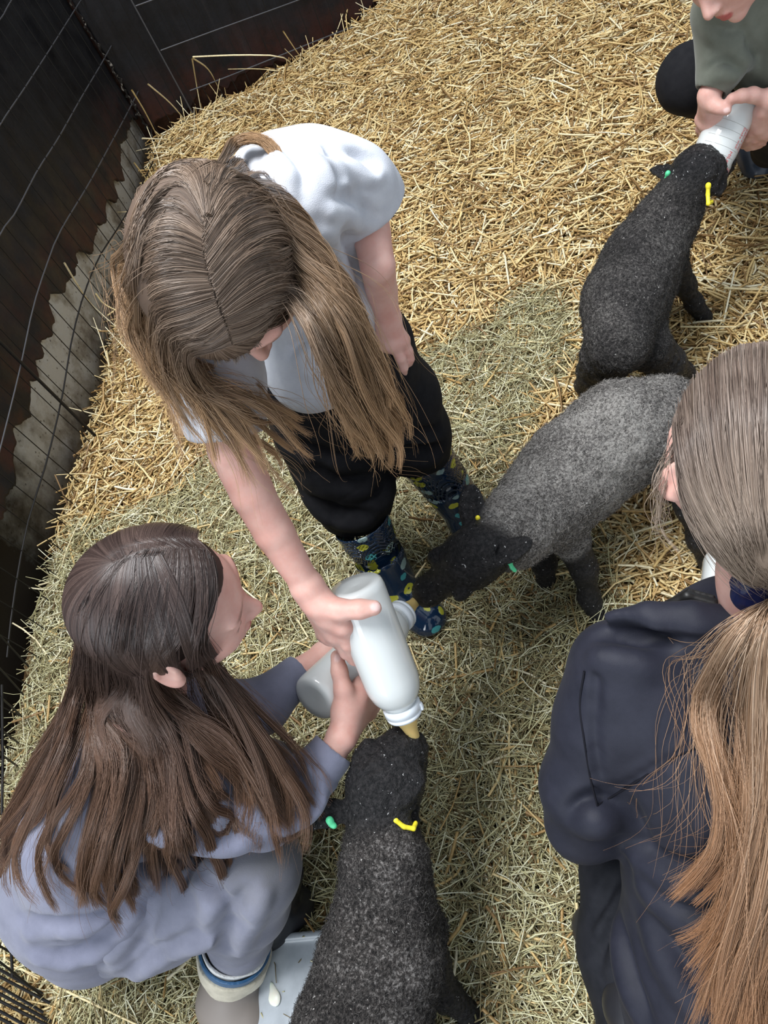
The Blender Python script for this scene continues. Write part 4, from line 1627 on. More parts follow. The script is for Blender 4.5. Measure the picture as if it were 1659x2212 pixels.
sets = [tint(grow(crown(SGH, nf=14, zend=.062, skip=4, hang=.001), 2200, r=.00045, tipspread=.002, jitter=.001, nclump=60, wav=.0005, short=.05, clump=.2), .1),
        tint(grow(crown(SGH), 3500, r=.00045, tipspread=.004, jitter=.002, nclump=60, wav=.002, short=.1), .35),
        grow([g(q) for q in front], 4600, r=.00042, tipspread=.014, jitter=.0022, nclump=46, wav=.007, clump=.86),
        grow([g(q) for q in back_r], 1500, r=.00042, tipspread=.008, jitter=.0025, nclump=30),
        grow([g(q) for q in left], 4600, r=.00042, tipspread=.024, jitter=.0022, nclump=50, wav=.008, clump=.86, short=.5),
        grow([g(q) for q in upper], 2600, r=.00045, tipspread=.006, jitter=.0025, nclump=40),
        grow([g(q) for q in lock], 500, r=.00040, tipspread=.003, jitter=.0022, nclump=8),
        grow([g(q) for q in front], 260, r=.00032, tipspread=.03, jitter=.008, nclump=120, wav=.012, clump=.5),
        grow([g(q) for q in left], 300, r=.00032, tipspread=.035, jitter=.009, nclump=140, wav=.014, clump=.5)]
hairobj('hair', sets, m_h1, SG, [(HB, .001)])
# ------------------------------------------------------------------ crouching person, lower left
foot = P(480, 2150, 0)
CG = empty('person', (foot[0], foot[1], 0), 'crouching person with very long dark brown hair in blue-grey sweatshirt and joggers', 'person')
CGH = Head(Q(360, 1302, .925), cdir(.93, -.10, .20), cdir(.10, -.54, -.76), 1.0)
neck = P(318, 1500, .655)
v = Vol()
CGH.build(v, (neck, .042), ears=1.2)
v.cone(neck, P(300, 1600, .60), .045, .07, .03)
# near arm and hand round bottle
wA = Q(738, 1592, 1.115)
v.chain([(Q(590, 1740, 1.10), .024), (Q(690, 1665, 1.105), .0215), (Q(716, 1630, 1.112), .0215), (wA, .0195)], .004)
kn = [Q(786, 1478, 1.150), Q(793, 1498, 1.165), Q(797, 1518, 1.180), Q(796, 1538, 1.192)]
fg = [[kn[0], Q(812, 1450, 1.175), Q(832, 1425, 1.20), Q(838, 1400, 1.225)],
      [kn[1], Q(818, 1478, 1.195), Q(835, 1455, 1.225), Q(836, 1430, 1.245)],
      [kn[2], Q(815, 1505, 1.215), Q(826, 1480, 1.245), Q(822, 1460, 1.26)],
      [kn[3], Q(808, 1530, 1.225), Q(815, 1510, 1.25), Q(808, 1492, 1.265)]]
hand(v, (wA, .0205), Q(768, 1528, 1.145), kn, fg, [Q(745, 1540, 1.125), Q(742, 1490, 1.122), Q(733, 1450, 1.125), Q(728, 1418, 1.132)], rw=.022, rf=.0088)
v.cone(Q(745, 1540, 1.125), Q(778, 1490, 1.145), .020, .014, .015)
# far arm
wB = Q(700, 1415, 1.235)
v.chain([(Q(590, 1500, 1.18), .028), (Q(645, 1455, 1.205), .024), (wB, .0195)], .004)
kn = [Q(760, 1368, 1.27), Q(772, 1380, 1.28), Q(780, 1395, 1.285), Q(785, 1408, 1.29)]
fg = [[kn[0], Q(800, 1352, 1.272), Q(840, 1356, 1.262), Q(866, 1366, 1.262)],
      [kn[1], Q(806, 1372, 1.285), Q(836, 1378, 1.275), Q(856, 1386, 1.275)],
      [kn[2], Q(812, 1392, 1.295), Q(836, 1398, 1.288), Q(850, 1402, 1.285)],
      [kn[3], Q(810, 1408, 1.30), Q(828, 1414, 1.295), Q(838, 1416, 1.29)]]
hand(v, (wB, .021), Q(740, 1390, 1.26), kn, fg, [Q(735, 1372, 1.25), Q(765, 1345, 1.245), Q(795, 1335, 1.24), Q(815, 1335, 1.24)], rw=.022, rf=.0088)
nails = [(Q(729, 1421, 1.122), np.stack([unit(CX), unit(CY), FW], 1), np.array([.0055, .0075, .006]))]
volobj('body', v, .0028, m_skin, CG, None, None, face_attr(CGH, nails), it=2)
CGH.eyes(CG)

# sweatshirt
v = Vol()
v.chain([(P(318, 1545, .60), .055), (P(290, 1680, .54), .092), (P(215, 1820, .42), .108), (P(165, 1930, .31), .108), (P(190, 2010, .24), .088)], .05)
v.cone(P(400, 1690, .55), P(330, 1500, .57), .062, .055, .05)
v.cone(P(200, 1880, .34), P(320, 1900, .33), .09, .075, .05)
v.chain([(P(425, 1690, .545), .058), (Q(500, 1740, 1.075), .050), (Q(565, 1755, 1.090), .046), (Q(630, 1710, 1.098), .043)], .03)
v.cone(Q(630, 1710, 1.098), Q(696, 1655, 1.100), .042, .037, .02, cap=(False, True))
v.cone(Q(686, 1664, 1.100), Q(722, 1617, 1.110), .0345, .0325, .004, cap=(False, True))
v.chain([(P(375, 1500, .56), .048), (Q(470, 1540, 1.14), .044), (Q(560, 1530, 1.175), .040)], .03)
v.cone(Q(560, 1530, 1.175), Q(655, 1446, 1.21), .040, .031, .02, cap=(False, True))
v.cone(Q(714, 1628, 1.11), Q(740, 1594, 1.117), .0270, .0270, .003, 's')
v.cone(Q(648, 1452, 1.208), Q(672, 1432, 1.216), .025, .025, .003, 's')
crease(v, [[(50, 1990), (160, 2000), (280, 1960)], [(90, 2060), (180, 2060), (260, 1990)], [(40, 1930), (150, 1945), (260, 1900)], [(270, 1890), (340, 1870), (420, 1830)], [(400, 1800), (460, 1810), (520, 1790)],
           [(480, 1700), (500, 1740), (490, 1790)], [(560, 1690), (575, 1730), (600, 1760)], [(600, 1740), (640, 1740), (660, 1710)], [(330, 1760), (380, 1790), (440, 1800)], [(610, 1670), (640, 1700), (665, 1735)]], .014, .008, .018)
CGT = Vol()
CGT.p = list(v.p)
volobj('sweatshirt', v, .0036, m_grey, CG, None, clothdisp(.007, 7, .0012, 28, 12), it=3)
# joggers
v = Vol()
kneeL = P(540, 1862, .375)
v.chain([(P(215, 1985, .235), .093), (P(325, 1965, .27), .088), (P(430, 1920, .32), .080), (kneeL, .073)], .04)
v.chain([(kneeL, .072), (P(530, 1950, .28), .064), (P(518, 2015, .19), .053)], .03)
v.cone(P(518, 2015, .19), P(510, 2045, .15), .053, .046, .02)
v.cone(P(190, 2000, .20), P(160, 1970, .22), .085, .08, .04)
v.chain([(P(230, 1900, .24), .09), (P(420, 1720, .30), .08), (P(560, 1700, .32), .072), (P(540, 1790, .18), .055)], .04)
v.box(P(250, 2100, .085) - [0, 0, .3], (.5, .5, .3), None, 0.0, .01, 's')
crease(v, [[(430, 2010), (470, 1975), (500, 1990)], [(500, 1985), (520, 1970), (535, 1930)], [(420, 2040), (470, 2000), (530, 2005)], [(270, 2110), (340, 2060), (430, 2020)], [(330, 1960), (300, 2030), (260, 2080)], [(440, 1900), (480, 1960), (475, 2010)], [(490, 2060), (500, 2020), (520, 1990)]], .013, .009, .016)
crease(v, [[(240, 1940), (300, 1900), (380, 1860), (470, 1820)]], .010, .006, .01, False)
m_jog = cloth('blue_grey_joggers', (0.155, 0.162, 0.215), (0.205, 0.212, 0.275), sc_=22, rough=0.95)
kp = N_(m_jog, 'ShaderNodeVectorMath', operation='DISTANCE')
L_(m_jog, pos(m_jog), kp.inputs[0])
kp.inputs[1].default_value = tuple(P(590, 1830, .42))
ms = N_(m_jog, 'ShaderNodeMath', operation='MULTIPLY_ADD')
L_(m_jog, noise_n(m_jog, 30, 5), ms.inputs[0])
ms.inputs[1].default_value = 0.08
L_(m_jog, kp.outputs['Value'], ms.inputs[2])
bn = m_jog.node_tree.nodes['Principled BSDF'].inputs['Base Color'].links[0].from_socket
base(m_jog, mix(m_jog, ramp(m_jog, ms.outputs[0], [(0.06, (0.75,) * 3), (0.15, (0, 0, 0))]), bn, (0.15, 0.145, 0.14)))
volobj('joggers', v, .0036, m_jog, CG, None, clothdisp(.008, 7, .0012, 28, 14), it=3)
# rolled-top boot: white lining, blue rim, cream collar, taupe foot
bt, bax = P(508, 2042, .145), unit(P(495, 2130, .02) - P(508, 2042, .145))
m_lin = cloth('white_boot_lining', (0.7, 0.7, 0.68), (0.8, 0.8, 0.78))
m_rim = mat('blue_rubber_rim', (0.03, 0.11, 0.24), 0.4, 0.5)
m_cream = cloth('cream_canvas', (0.50, 0.46, 0.36), (0.66, 0.61, 0.49), bs=.5)
m_taupe = mat('taupe_rubber', (0.22, 0.19, 0.17), 0.5, 0.4)


def tube_ring(name, c, ax, r, h0, h1, mt, parent, th=.005, sag=0):
    v = Vol()
    v.cone(c + ax * h0, c + ax * h1, r, r - .004, .004, cap=(True, True))
    v.cone(c + ax * (h0 - .01), c + ax * (h1 + .01), r - th, r - th - .004, .002, 's')
    return volobj(name, v, .0025, mt, parent, None, (lambda V, N: .0025 * noise(V, 35, 3)) if sag else None)


BT = empty('boot', bt * [1, 1, 0])
BT.parent = CG
BT.matrix_parent_inverse = Matrix.Translation(-Vector(CG.location))
BT['label'] = 'short boot with cream collar and blue rim'
bw = Vector(BT.location)


def bpart(o):
    o = o[0] if isinstance(o, tuple) else o
    o.parent = BT
    o.matrix_parent_inverse = Matrix.Translation(-bw)
    return o


bpart(tube_ring('lining', bt, bax, .0585, -.012, .012, m_lin, None, .006, 1))
bpart(tube_ring('rim', bt, bax, .0625, .0, .024, m_rim, None, .005))
bpart(tube_ring('collar', bt, bax, .0635, .022, .075, m_cream, None, .02, 1))
v = Vol()
v.cone(bt + bax * .065, P(500, 2150, .045), .055, .048, .03)
v.cone(P(480, 2170, .045), P(540, 2200, .035), .045, .04, .03)
v.box(P(500, 2180, 0) - [0, 0, .3 - .004], (.3, .3, .3), None, 0, .003, 's')
bpart(volobj('foot', v, .003, m_taupe, None, None))
wellington('boot', P(600, 1880, .17), P(585, 1990, .05), P(640, 1960, .045), .046, .042, .04, mat('black_rubber', (.015, .015, .018), .3, .5), CG, label='black boot under the far knee')

# grey trough tipped on the bedding in front of the boot
TR = empty('feed_trough', P(590, 2150, .0), 'pale grey plastic trough at the crouching person\'s boot, splashed with milk', 'trough')
c = P(610, 2185, .02)
v = Vol()
ex = unit((P(680, 2150, .02) - P(540, 2160, .02)) * [1, 1, 0])
ey = np.array([-ex[1], ex[0], 0])
Rm = np.stack([ex, ey, [0, 0, 1]], 1)
c = P(600, 2160, .04)
c[2] = .028
v.box(c, (.105, .095, .040), Rm, .02, .005)
v.box(c + [0, 0, .038], (.110, .100, .004), Rm, .003, .003)
v.box(c + [0, 0, .046], (.098, .088, .013), Rm, .008, .004, 's')
volobj('tray', v, .003, m_trough, TR)
v = Vol()
v.ell(P(591, 2142, .062), (.013, .006, .002), np.stack([unit(CX * .5 + CY * .85), unit(CX * .85 - CY * .5), [0, 0, 1]], 1))
v.ell(P(594, 2158, .062), (.004, .003, .0015))
volobj('milk_splash', v, .0012, m_milk, TR)

# hair
m_h2 = hair_mat('dark_brown_hair', [(0.0, (0.018, 0.011, 0.010)), (0.5, (0.048, 0.031, 0.027)), (1.0, (0.13, 0.088, 0.075))], (0.20, 0.105, 0.060), .34)
HB = Vol().ell(CGH.w(0, -.008, .008), np.array([.0815, .1005, .0955]), CGH.R)
cap_ = Vol()
cap_.ell(CGH.w(0, -.012, .012), (.0775, .0945, .0895), CGH.R, .01)
cap_.box(CGH.w(0, .115, -.04), (.2, .075, .085), CGH.R, .0, .01, 's')
cap_.box(CGH.w(0, .0, -.145), (.2, .3, .09), CGH.R, .0, .01, 's')
scalp2 = mat('dark_scalp', (0.045, 0.028, 0.024), 0.6, 0.3)
volobj('scalp_hair', cap_, .004, scalp2, CG)
g = lambda s_, **k: guide(CGH, s_, CGT, off=.012, **k)
near0 = [
    [(412, 1188), (420, 1260), (412, 1330), (400, 1375), (380, 1400), (350, 1440), (350, 1500, .68), (380, 1560, .65), (430, 1610, .61), (480, 1660, .57)],
    [(375, 1188), (370, 1270), (362, 1350), (350, 1400), (342, 1440), (335, 1480), (350, 1530, .67), (380, 1590, .63), (420, 1640, 'd'), (450, 1700, 'd')],
]
near = [
    [(455, 1205), (464, 1260), (452, 1320), (432, 1368), (455, 1425, .70), (515, 1490, .66), (565, 1555, .61), (605, 1620, .56), (640, 1675, .52), (655, 1710, .50)],
    [(440, 1192), (450, 1270), (440, 1340), (428, 1390), (450, 1435, .70), (500, 1510, .65), (550, 1590, .60), (590, 1665, .55), (612, 1730, .50), (605, 1790, .47)],
    [(412, 1188), (425, 1270), (420, 1340), (415, 1395), (440, 1450, .69), (475, 1540, .64), (520, 1610, .60), (560, 1690, .55), (580, 1750, .52), (595, 1815, .49)],
]
midg = [
    near0[1],
    [(375, 1188), (350, 1280), (330, 1370), (325, 1450), (370, 1530, .69), (440, 1580, .655), (510, 1640, .61), (565, 1700, .56), (580, 1760, .53), (590, 1815, .50)],
    [(355, 1188), (320, 1290), (308, 1390), (315, 1470), (345, 1550, .66), (390, 1620, 'd'), (400, 1700, 'd'), (395, 1780, 'd'), (410, 1840, 'd'), (440, 1880, 'd')],
    [(330, 1190), (285, 1290), (270, 1400), (275, 1490, .69), (300, 1570, .64), (330, 1660, 'd'), (320, 1740, 'd'), (300, 1820, 'd'), (295, 1880, 'd'), (300, 1930, 'd')],
    [(310, 1193), (255, 1300), (235, 1420), (245, 1510, .67), (265, 1600, 'd'), (260, 1700, 'd'), (240, 1790, 'd'), (230, 1860, 'd'), (245, 1915, 'd'), (285, 1950, 'd')],
    [(295, 1198), (225, 1300), (205, 1420), (215, 1510, .66), (225, 1600, 'd'), (205, 1700, 'd'), (175, 1790, 'd'), (165, 1860, 'd'), (165, 1910, 'd'), (160, 1945, 'd')],
    [(280, 1205), (205, 1300), (185, 1410), (190, 1500, .65), (180, 1600, 'd'), (145, 1700, 'd'), (105, 1780, 'd'), (80, 1830, 'd'), (90, 1880, 'd'), (130, 1910, 'd')],
    [(265, 1213), (190, 1300), (172, 1400), (165, 1490, .64), (135, 1590, .56), (90, 1680, .50), (45, 1760, .44), (15, 1810, .40), (10, 1850, .38), (25, 1885, .36)],
]
far = [
    [(452, 1198), (440, 1182), (430, 1172), (420, 1170), (415, 1172, .80), (420, 1185, .74), (430, 1200, .70), (440, 1230, .64), (450, 1250, .60), (460, 1270, .58)],
    [(380, 1185), (365, 1172), (350, 1170), (340, 1172), (335, 1178, .78), (330, 1195, .72), (330, 1220, .66), (330, 1260, .62), (330, 1300, .58), (330, 1350, .55)],
    [(300, 1196), (285, 1185), (270, 1182), (258, 1190), (245, 1205, .78), (230, 1240, .72), (215, 1290, .67), (200, 1350, .63), (190, 1420, .6), (185, 1480, .58)],
    [(262, 1215), (235, 1215), (212, 1240), (195, 1275), (180, 1320), (172, 1370, .74), (165, 1430, .68), (155, 1500, .62), (130, 1580, .56), (100, 1650, .52)],
]
rear = [midg[-1], [(262, 1215), (215, 1260), (185, 1330), (172, 1400), (158, 1480, .66), (120, 1570, .58), (75, 1660, .52), (30, 1740, .46), (5, 1800, .42), (2, 1850, .40)]]
sets = [tint(grow(crown(CGH, skip=75), 4500, r=.00048, tipspread=.004, jitter=.0022, nclump=60, wav=.002, short=.1), .3),
        grow([g(q) for q in near], 3600, r=.00045, tipspread=.024, jitter=.0032, nclump=30, wav=.011, clump=.85, short=.4),
        grow([g(q) for q in midg[:4]], 3500, r=.00048, tipspread=.018, jitter=.003, nclump=26, wav=.007, clump=.85, short=.4),
        grow([g(q) for q in midg], 10500, r=.00046, tipspread=.020, jitter=.0028, nclump=46, wav=.011, clump=.86, short=.3),
        grow([g(q) for q in near0], 1500, r=.00045, tipspread=.012, jitter=.003, nclump=12, wav=.006),
        grow([g(q) for q in rear], 1500, r=.00045, tipspread=.012, jitter=.003, nclump=14, wav=.006),
        grow([g(q) for q in far], 2600, r=.00048, tipspread=.006, jitter=.0028, nclump=30),
        grow([g(q) for q in midg + near[::-1]], 500, r=.00034, tipspread=.03, jitter=.009, nclump=200, wav=.014, clump=.4)]
HB.cone(CGH.w(0, -.020, -.055), neck, .049, .046, .03)
HB.cone(neck, P(300, 1600, .60), .048, .07, .03)
sets = clear(sets, CGH.w(.099, -.008, -.016), .022)
hairobj('hair', sets, m_h2, CG, [(HB, .006), (CGT, .004)])
# ------------------------------------------------------------------ woman seen from behind, right edge
WM = empty('person', (.08, .17, 0), 'person seen from behind in a navy zip top, long fair ponytail', 'person')
WMH = Head(Q(1662, 985, .705), cdir(-.12, -.80, .55), cdir(.02, -.55, -.83), 1.03)
nk = Q(1622, 1360, .86)
v = Vol()
WMH.build(v)
v.cone(WMH.w(0, -.020, -.050), Q(1645, 1250, .82), .043, .038, .03)
v.cone(Q(1645, 1250, .82), Q(1636, 1400, .90), .038, .048, .03)
v.chain([(Q(1440, 1480, 1.13), .032), (Q(1500, 1400, 1.14), .024)], .02)
wr_ = Q(1500, 1400, 1.14)
kn = [Q(1520, 1362, 1.135), Q(1528, 1372, 1.15), Q(1534, 1384, 1.165), Q(1538, 1396, 1.175)]
fg = [[k_, k_ + CX * .022 - CY * .008 + FW * .012, k_ + CX * .036 - CY * .004 + FW * .032] for k_ in kn]
hand(v, (wr_, .021), Q(1512, 1380, 1.14), kn, fg, [Q(1510, 1375, 1.12), Q(1530, 1350, 1.115), Q(1548, 1335, 1.115)], rw=.022, rf=.0088)
volobj('body', v, .0032, m_skin, WM, None, None, face_attr(WMH), it=2)

v = Vol()
SLw = Q(1335, 1440, .915)
SRw = Q(1900, 1440, .92)
v.cone(Q(1600, 1430, .925), Q(1590, 1620, .945), .105, .130, .05, flat=(FW, .9))
v.cone(Q(1590, 1620, .945), Q(1570, 1850, .985), .130, .120, .05, flat=(FW, .9))
v.cone(Q(1570, 1850, .985), Q(1560, 2080, 1.03), .120, .128, .05)
v.cone(Q(1560, 2080, 1.03), Q(1580, 2300, 1.06), .128, .150, .05)
v.cone(SLw, Q(1600, 1420, .915), .045, .055, .05)
v.cone(Q(1600, 1420, .915), SRw, .055, .045, .05)
v.cone(Q(1400, 1520, .925), Q(1500, 1620, .94), .078, .10, .05)
v.chain([(SLw, .052), (Q(1300, 1560, .94), .052), (Q(1268, 1700, .975), .052), (Q(1262, 1775, 1.005), .049)], .03)
v.chain([(Q(1262, 1775, 1.005), .048), (Q(1330, 1690, 1.08), .043), (Q(1445, 1480, 1.13), .034)], .02)
v.chain([(SRw, .055), (Q(1950, 1700, .98), .05), (Q(1930, 1800, 1.02), .048), (Q(1700, 1500, 1.15), .036)], .03)
# collar
cc = Q(1606, 1325, .845)
cax = unit(Q(1612, 1300, .80) - Q(1600, 1420, .92))
v.chain([(Q(1318, 1338, .885), .009), (Q(1400, 1328, .865), .013), (Q(1500, 1326, .848), .015), (Q(1600, 1338, .838), .015), (Q(1700, 1345, .850), .015), (Q(1820, 1330, .87), .012)], .008)
v.chain([(Q(1335, 1352, .885), .011), (Q(1420, 1352, .862), .016), (Q(1510, 1356, .846), .018), (Q(1600, 1370, .836), .019), (Q(1700, 1370, .852), .018), (Q(1820, 1350, .87), .014)], .010)
crease(v, [[(1300, 1400), (1285, 1560), (1300, 1700), (1320, 1750)], [(1550, 1600), (1480, 1630), (1410, 1665), (1340, 1710), (1290, 1730)]], .007, .004, .006, False)
crease(v, [[(1340, 1720), (1370, 1790), (1400, 1860), (1480, 1930)], [(1400, 1900), (1470, 1960), (1560, 1990)], [(1380, 1830), (1450, 1880), (1540, 1900)], [(1240, 1760), (1290, 1740), (1340, 1760)],
           [(1300, 1380), (1420, 1400), (1540, 1395)], [(1340, 2000), (1360, 2110), (1400, 2200)], [(1420, 2010), (1480, 2110), (1560, 2190)]], .014, .009, .018)
WMT = Vol()
WMT.p = list(v.p)
volobj('zip_top', v, .0038, m_navy, WM, None, clothdisp(.005, 6, .0010, 22, 31), it=3)
m_seam = mat('seam_thread', (.006, .006, .010), .8, .2)
for ln in ([(1565, 1598), (1500, 1618), (1440, 1645), (1380, 1685), (1320, 1722), (1290, 1740)], [(1262, 1450), (1253, 1520), (1262, 1600), (1275, 1680), (1290, 1740)]):
    sp = [surf(WMT, x, y, .0005) for x, y in ln]
    wire('seam', [catmull([q for q in sp if q is not None], 40)], .0014, m_seam, WM, sides=5)
# zip teeth at the open collar
v = Vol()
za, zb = Q(1485, 1288, .885), Q(1542, 1304, .875)
v.cone(za, zb, .0065, .0065, .004)
for t in np.linspace(0.05, 1, 14):
    c = za + (zb - za) * t - CY * .0068
    v.box(c, (.0014, .0028, .002), np.stack([CX, CY, FW], 1), .0003, .001)
v.cone(Q(1445, 1308, .90), za, .007, .0065, .004)
volobj('zip', v, .0011, mat('black_zip', (.01, .01, .01), .45, .4), WM)
# trousers: squatting thighs
v = Vol()
v.chain([(Q(1470, 2230, 1.12), .125), (Q(1400, 2050, 1.16), .095), (Q(1378, 1900, 1.17), .082)], .04)
v.chain([(Q(1378, 1900, 1.17), .08), (Q(1400, 2080, 1.30), .06), (Q(1410, 2180, 1.36), .05)], .03)
v.chain([(Q(1620, 2230, 1.12), .125), (Q(1750, 2050, 1.16), .095), (Q(1760, 1900, 1.17), .082)], .04)
v.chain([(Q(1760, 1900, 1.17), .08), (Q(1720, 2080, 1.30), .06), (Q(1700, 2200, 1.36), .05)], .03)
crease(v, [[(1285, 1990), (1310, 1960), (1340, 1900)], [(1300, 2080), (1330, 2010), (1350, 1960)]], .012, .008, .016)
v.box(np.array([0, 0, -.3 + .03]), (3, 3, .3), None, 0, .004, 's')
volobj('trousers', v, .0045, m_navy2, WM, None, clothdisp(.006, 8, .001, 25, 33))
for x_ in (1400, 1700):
    v = Vol()
    f0 = Q(x_, 2180, 1.36)
    f0 = np.array([f0[0], f0[1], .045])
    v.cone(f0, f0 + [0, .12, -.005], .045, .042, .02)
    v.box(f0 - [0, 0, .345], (.3, .4, .3), None, 0, .004, 's')
    v.cone(f0, f0 + [0, 0, .12], .045, .05, .02)
    volobj('boot', v, .004, mat('dark_boot', (.02, .02, .024), .4, .5), WM)

# hair drawn back into a ponytail
m_h3 = hair_mat('fair_brown_hair', [(0.0, (0.075, 0.050, 0.040)), (0.5, (0.17, 0.125, 0.10)), (1.0, (0.36, 0.29, 0.245))], (0.55, 0.43, 0.33))
m_h3b = hair_mat('ginger_fair_ponytail', [(0.0, (0.20, 0.115, 0.065)), (0.5, (0.42, 0.275, 0.175)), (1.0, (0.66, 0.51, 0.38))], (0.36, 0.17, 0.075))
cap_ = Vol()
cap_.ell(WMH.w(0, -.010, .010), (.0765, .0945, .0885), WMH.R, .01)
cap_.box(WMH.w(0, .13, -.045), (.2, .075, .085), WMH.R, .0, .01, 's')
cap_.box(WMH.w(0, .0, -.135), (.2, .3, .07), WMH.R, .0, .01, 's')
volobj('scalp_hair', cap_, .004, mat('fair_scalp', (0.30, 0.21, 0.16), .6, .3), WM)
TIE = Q(1668, 1262, .742)
g = lambda s_, **k: guide(WMH, s_, WMT, off=.014, **k)
crown = [
    [(1458, 955), (1470, 1015), (1476, 1075), (1495, 1130), (1540, 1190), (1600, 1240, .80), TIE],
    [(1458, 905), (1465, 980), (1480, 1050), (1515, 1120), (1560, 1180), (1610, 1235, .81), TIE],
    [(1475, 845), (1490, 930), (1505, 1020), (1535, 1100), (1580, 1170), (1620, 1228, .815), TIE],
    [(1510, 790), (1520, 880), (1535, 990), (1560, 1080), (1600, 1160), (1635, 1222, .82), TIE],
    [(1550, 760), (1560, 860), (1570, 970), (1590, 1070), (1618, 1150), (1645, 1215, .82), TIE],
    [(1600, 745), (1605, 850), (1612, 960), (1622, 1065), (1640, 1150), (1655, 1212, .82), TIE],
    [(1660, 740), (1660, 850), (1660, 960), (1662, 1065), (1664, 1150), (1667, 1210, .82), TIE],
    [(1730, 750), (1725, 850), (1715, 960), (1705, 1065), (1690, 1150), (1680, 1212, .82), TIE],
    [(1800, 790), (1795, 880), (1785, 980), (1760, 1075), (1730, 1155), (1700, 1220, .815), TIE],
    [(1850, 860), (1855, 940), (1840, 1030), (1800, 1110), (1750, 1180), (1710, 1232, .81), TIE],
]
tl = TIE + CY * .018
tail_l = [
    [tl, (1600, 1345, .80), (1545, 1415, .75), (1515, 1500, 'd'), (1520, 1580, 'd'), (1550, 1660, 'd'), (1580, 1750, 'd'), (1565, 1830, 'd'), (1530, 1890, 'd'), (1490, 1930, 'd')],
    [tl, (1620, 1350, .80), (1575, 1420, .75), (1545, 1500, 'd'), (1545, 1590, 'd'), (1570, 1690, 'd'), (1590, 1770, 'd'), (1590, 1840, 'd'), (1550, 1890, 'd'), (1500, 1925, 'd')],
]
tail_m = [
    [tl, (1640, 1350, .80), (1620, 1430, .75), (1612, 1530, 'd'), (1625, 1640, 'd'), (1640, 1760, 'd'), (1620, 1880, 'd'), (1590, 1960, 'd'), (1540, 2000, 'd'), (1510, 2015, 'd')],
    [tl, (1660, 1350, .80), (1650, 1440, .76), (1650, 1550, .71), (1655, 1680, .65), (1640, 1800, .60), (1615, 1930, .54), (1590, 2060, .48), (1580, 2180, .43), (1570, 2280, .40)],
    [tl, (1690, 1350, .80), (1690, 1450, .77), (1695, 1560, .72), (1700, 1700, .66), (1690, 1830, .60), (1665, 1960, .54), (1640, 2080, .48), (1625, 2200, .43), (1615, 2300, .40)],
    [tl, (1720, 1350, .80), (1735, 1450, .77), (1745, 1560, .72), (1745, 1700, .66), (1735, 1830, .60), (1715, 1960, .54), (1690, 2080, .48), (1670, 2200, .43), (1660, 2300, .40)],
]
loose = [
    [(1470, 940), (1452, 1000), (1432, 1060, .86), (1428, 1110, .83), (1440, 1150, .81), (1455, 1190, .80)],
    [(1480, 900), (1448, 960), (1425, 1010, .88), (1418, 1060, .85), (1425, 1100, .83), (1430, 1130, .82)],
]
WB = Vol().ell(WMH.w(0, -.008, .008), np.array([.0815, .1005, .0955]) * WMH.s, WMH.R)
sets = [grow([g(q, inflate=1.07) for q in crown], 9000, r=.00042, tipspread=.003, jitter=.0026, nclump=90, wav=.0012, clump=.5, short=0),
        grow([g(q) for q in loose], 45, r=.00033, tipspread=.01, jitter=.004, nclump=20, wav=.006),
        grow([g(q, inflate=1.10) for q in crown], 260, r=.0003, tipspread=.006, jitter=.007, nclump=160, wav=.006, clump=.3, short=.3)]
hairobj('hair', sets, m_h3, WM, [(WB, .001)])
sets = [grow([g(q) for q in tail_l], 1500, r=.00042, tipspread=.013, jitter=.003, nclump=16, wav=.006, clump=.85, short=.35),
        grow([g(q) for q in tail_m], 6500, r=.00045, tipspread=.020, jitter=.004, nclump=50, wav=.008, clump=.75, short=.35),
        grow([g(q) for q in tail_l + tail_m], 380, r=.00032, tipspread=.05, jitter=.012, nclump=200, wav=.018, clump=.4, short=.6)]
hairobj('ponytail', sets, m_h3b, WM, [(WMT, .004)])
# satin scrunchie
v = Vol()
ta = unit(CY * .6 - FW * .8)
t1 = unit(CX - ta * (CX @ ta))
t2 = np.cross(ta, t1)
for i in range(24):
    a0, a1 = 2 * math.pi * i / 24, 2 * math.pi * (i + 1) / 24
    q0 = TIE + (t1 * math.cos(a0) + t2 * math.sin(a0)) * .021
    q1 = TIE + (t1 * math.cos(a1) + t2 * math.sin(a1)) * .021
    v.cone(q0, q1, .0145 + .003 * math.sin(i * 2.3), .0145 + .003 * math.sin((i + 1) * 2.3), .006)
volobj('scrunchie', v, .002, mat('navy_satin', (.010, .016, .075), .25, .6), WM, None, lambda V, N: .0018 * noise(V, 110, 5))

# ------------------------------------------------------------------ child in green at the top right
CH = empty('person', (1.28, 1.42, 0), 'squatting person in a sage green sweatshirt and black trousers, holding a bottle', 'person')
CHH = Head(Q(1556, -140, 1.275), cdir(-.18, .90, .30), cdir(-.86, -.22, -.42), 1.0)
v = Vol()
CHH.build(v, (Q(1660, -80, 1.42), .045))
# right hand, left in the picture
w1 = Q(1532, 205, 1.50)
v.chain([(Q(1553, 165, 1.492), .022), (w1, .021)], .02)
kn = [Q(1556, 262, 1.545), Q(1540, 272, 1.555), Q(1526, 268, 1.565), Q(1515, 258, 1.57)]
fg = [[kn[0], Q(1556, 290, 1.575), Q(1562, 305, 1.61), Q(1575, 312, 1.65)],
      [kn[1], Q(1535, 298, 1.58), Q(1540, 310, 1.62), Q(1555, 318, 1.65)],
      [kn[2], Q(1520, 292, 1.59), Q(1522, 305, 1.62), Q(1532, 315, 1.65)],
      [kn[3], Q(1512, 280, 1.60), Q(1514, 290, 1.63), Q(1520, 298, 1.65)]]
hand(v, (w1, .022), Q(1532, 235, 1.52), kn, fg, [Q(1530, 220, 1.505), Q(1545, 228, 1.495), Q(1556, 233, 1.487), Q(1569, 238, 1.483)], rw=.020, rf=.0088)
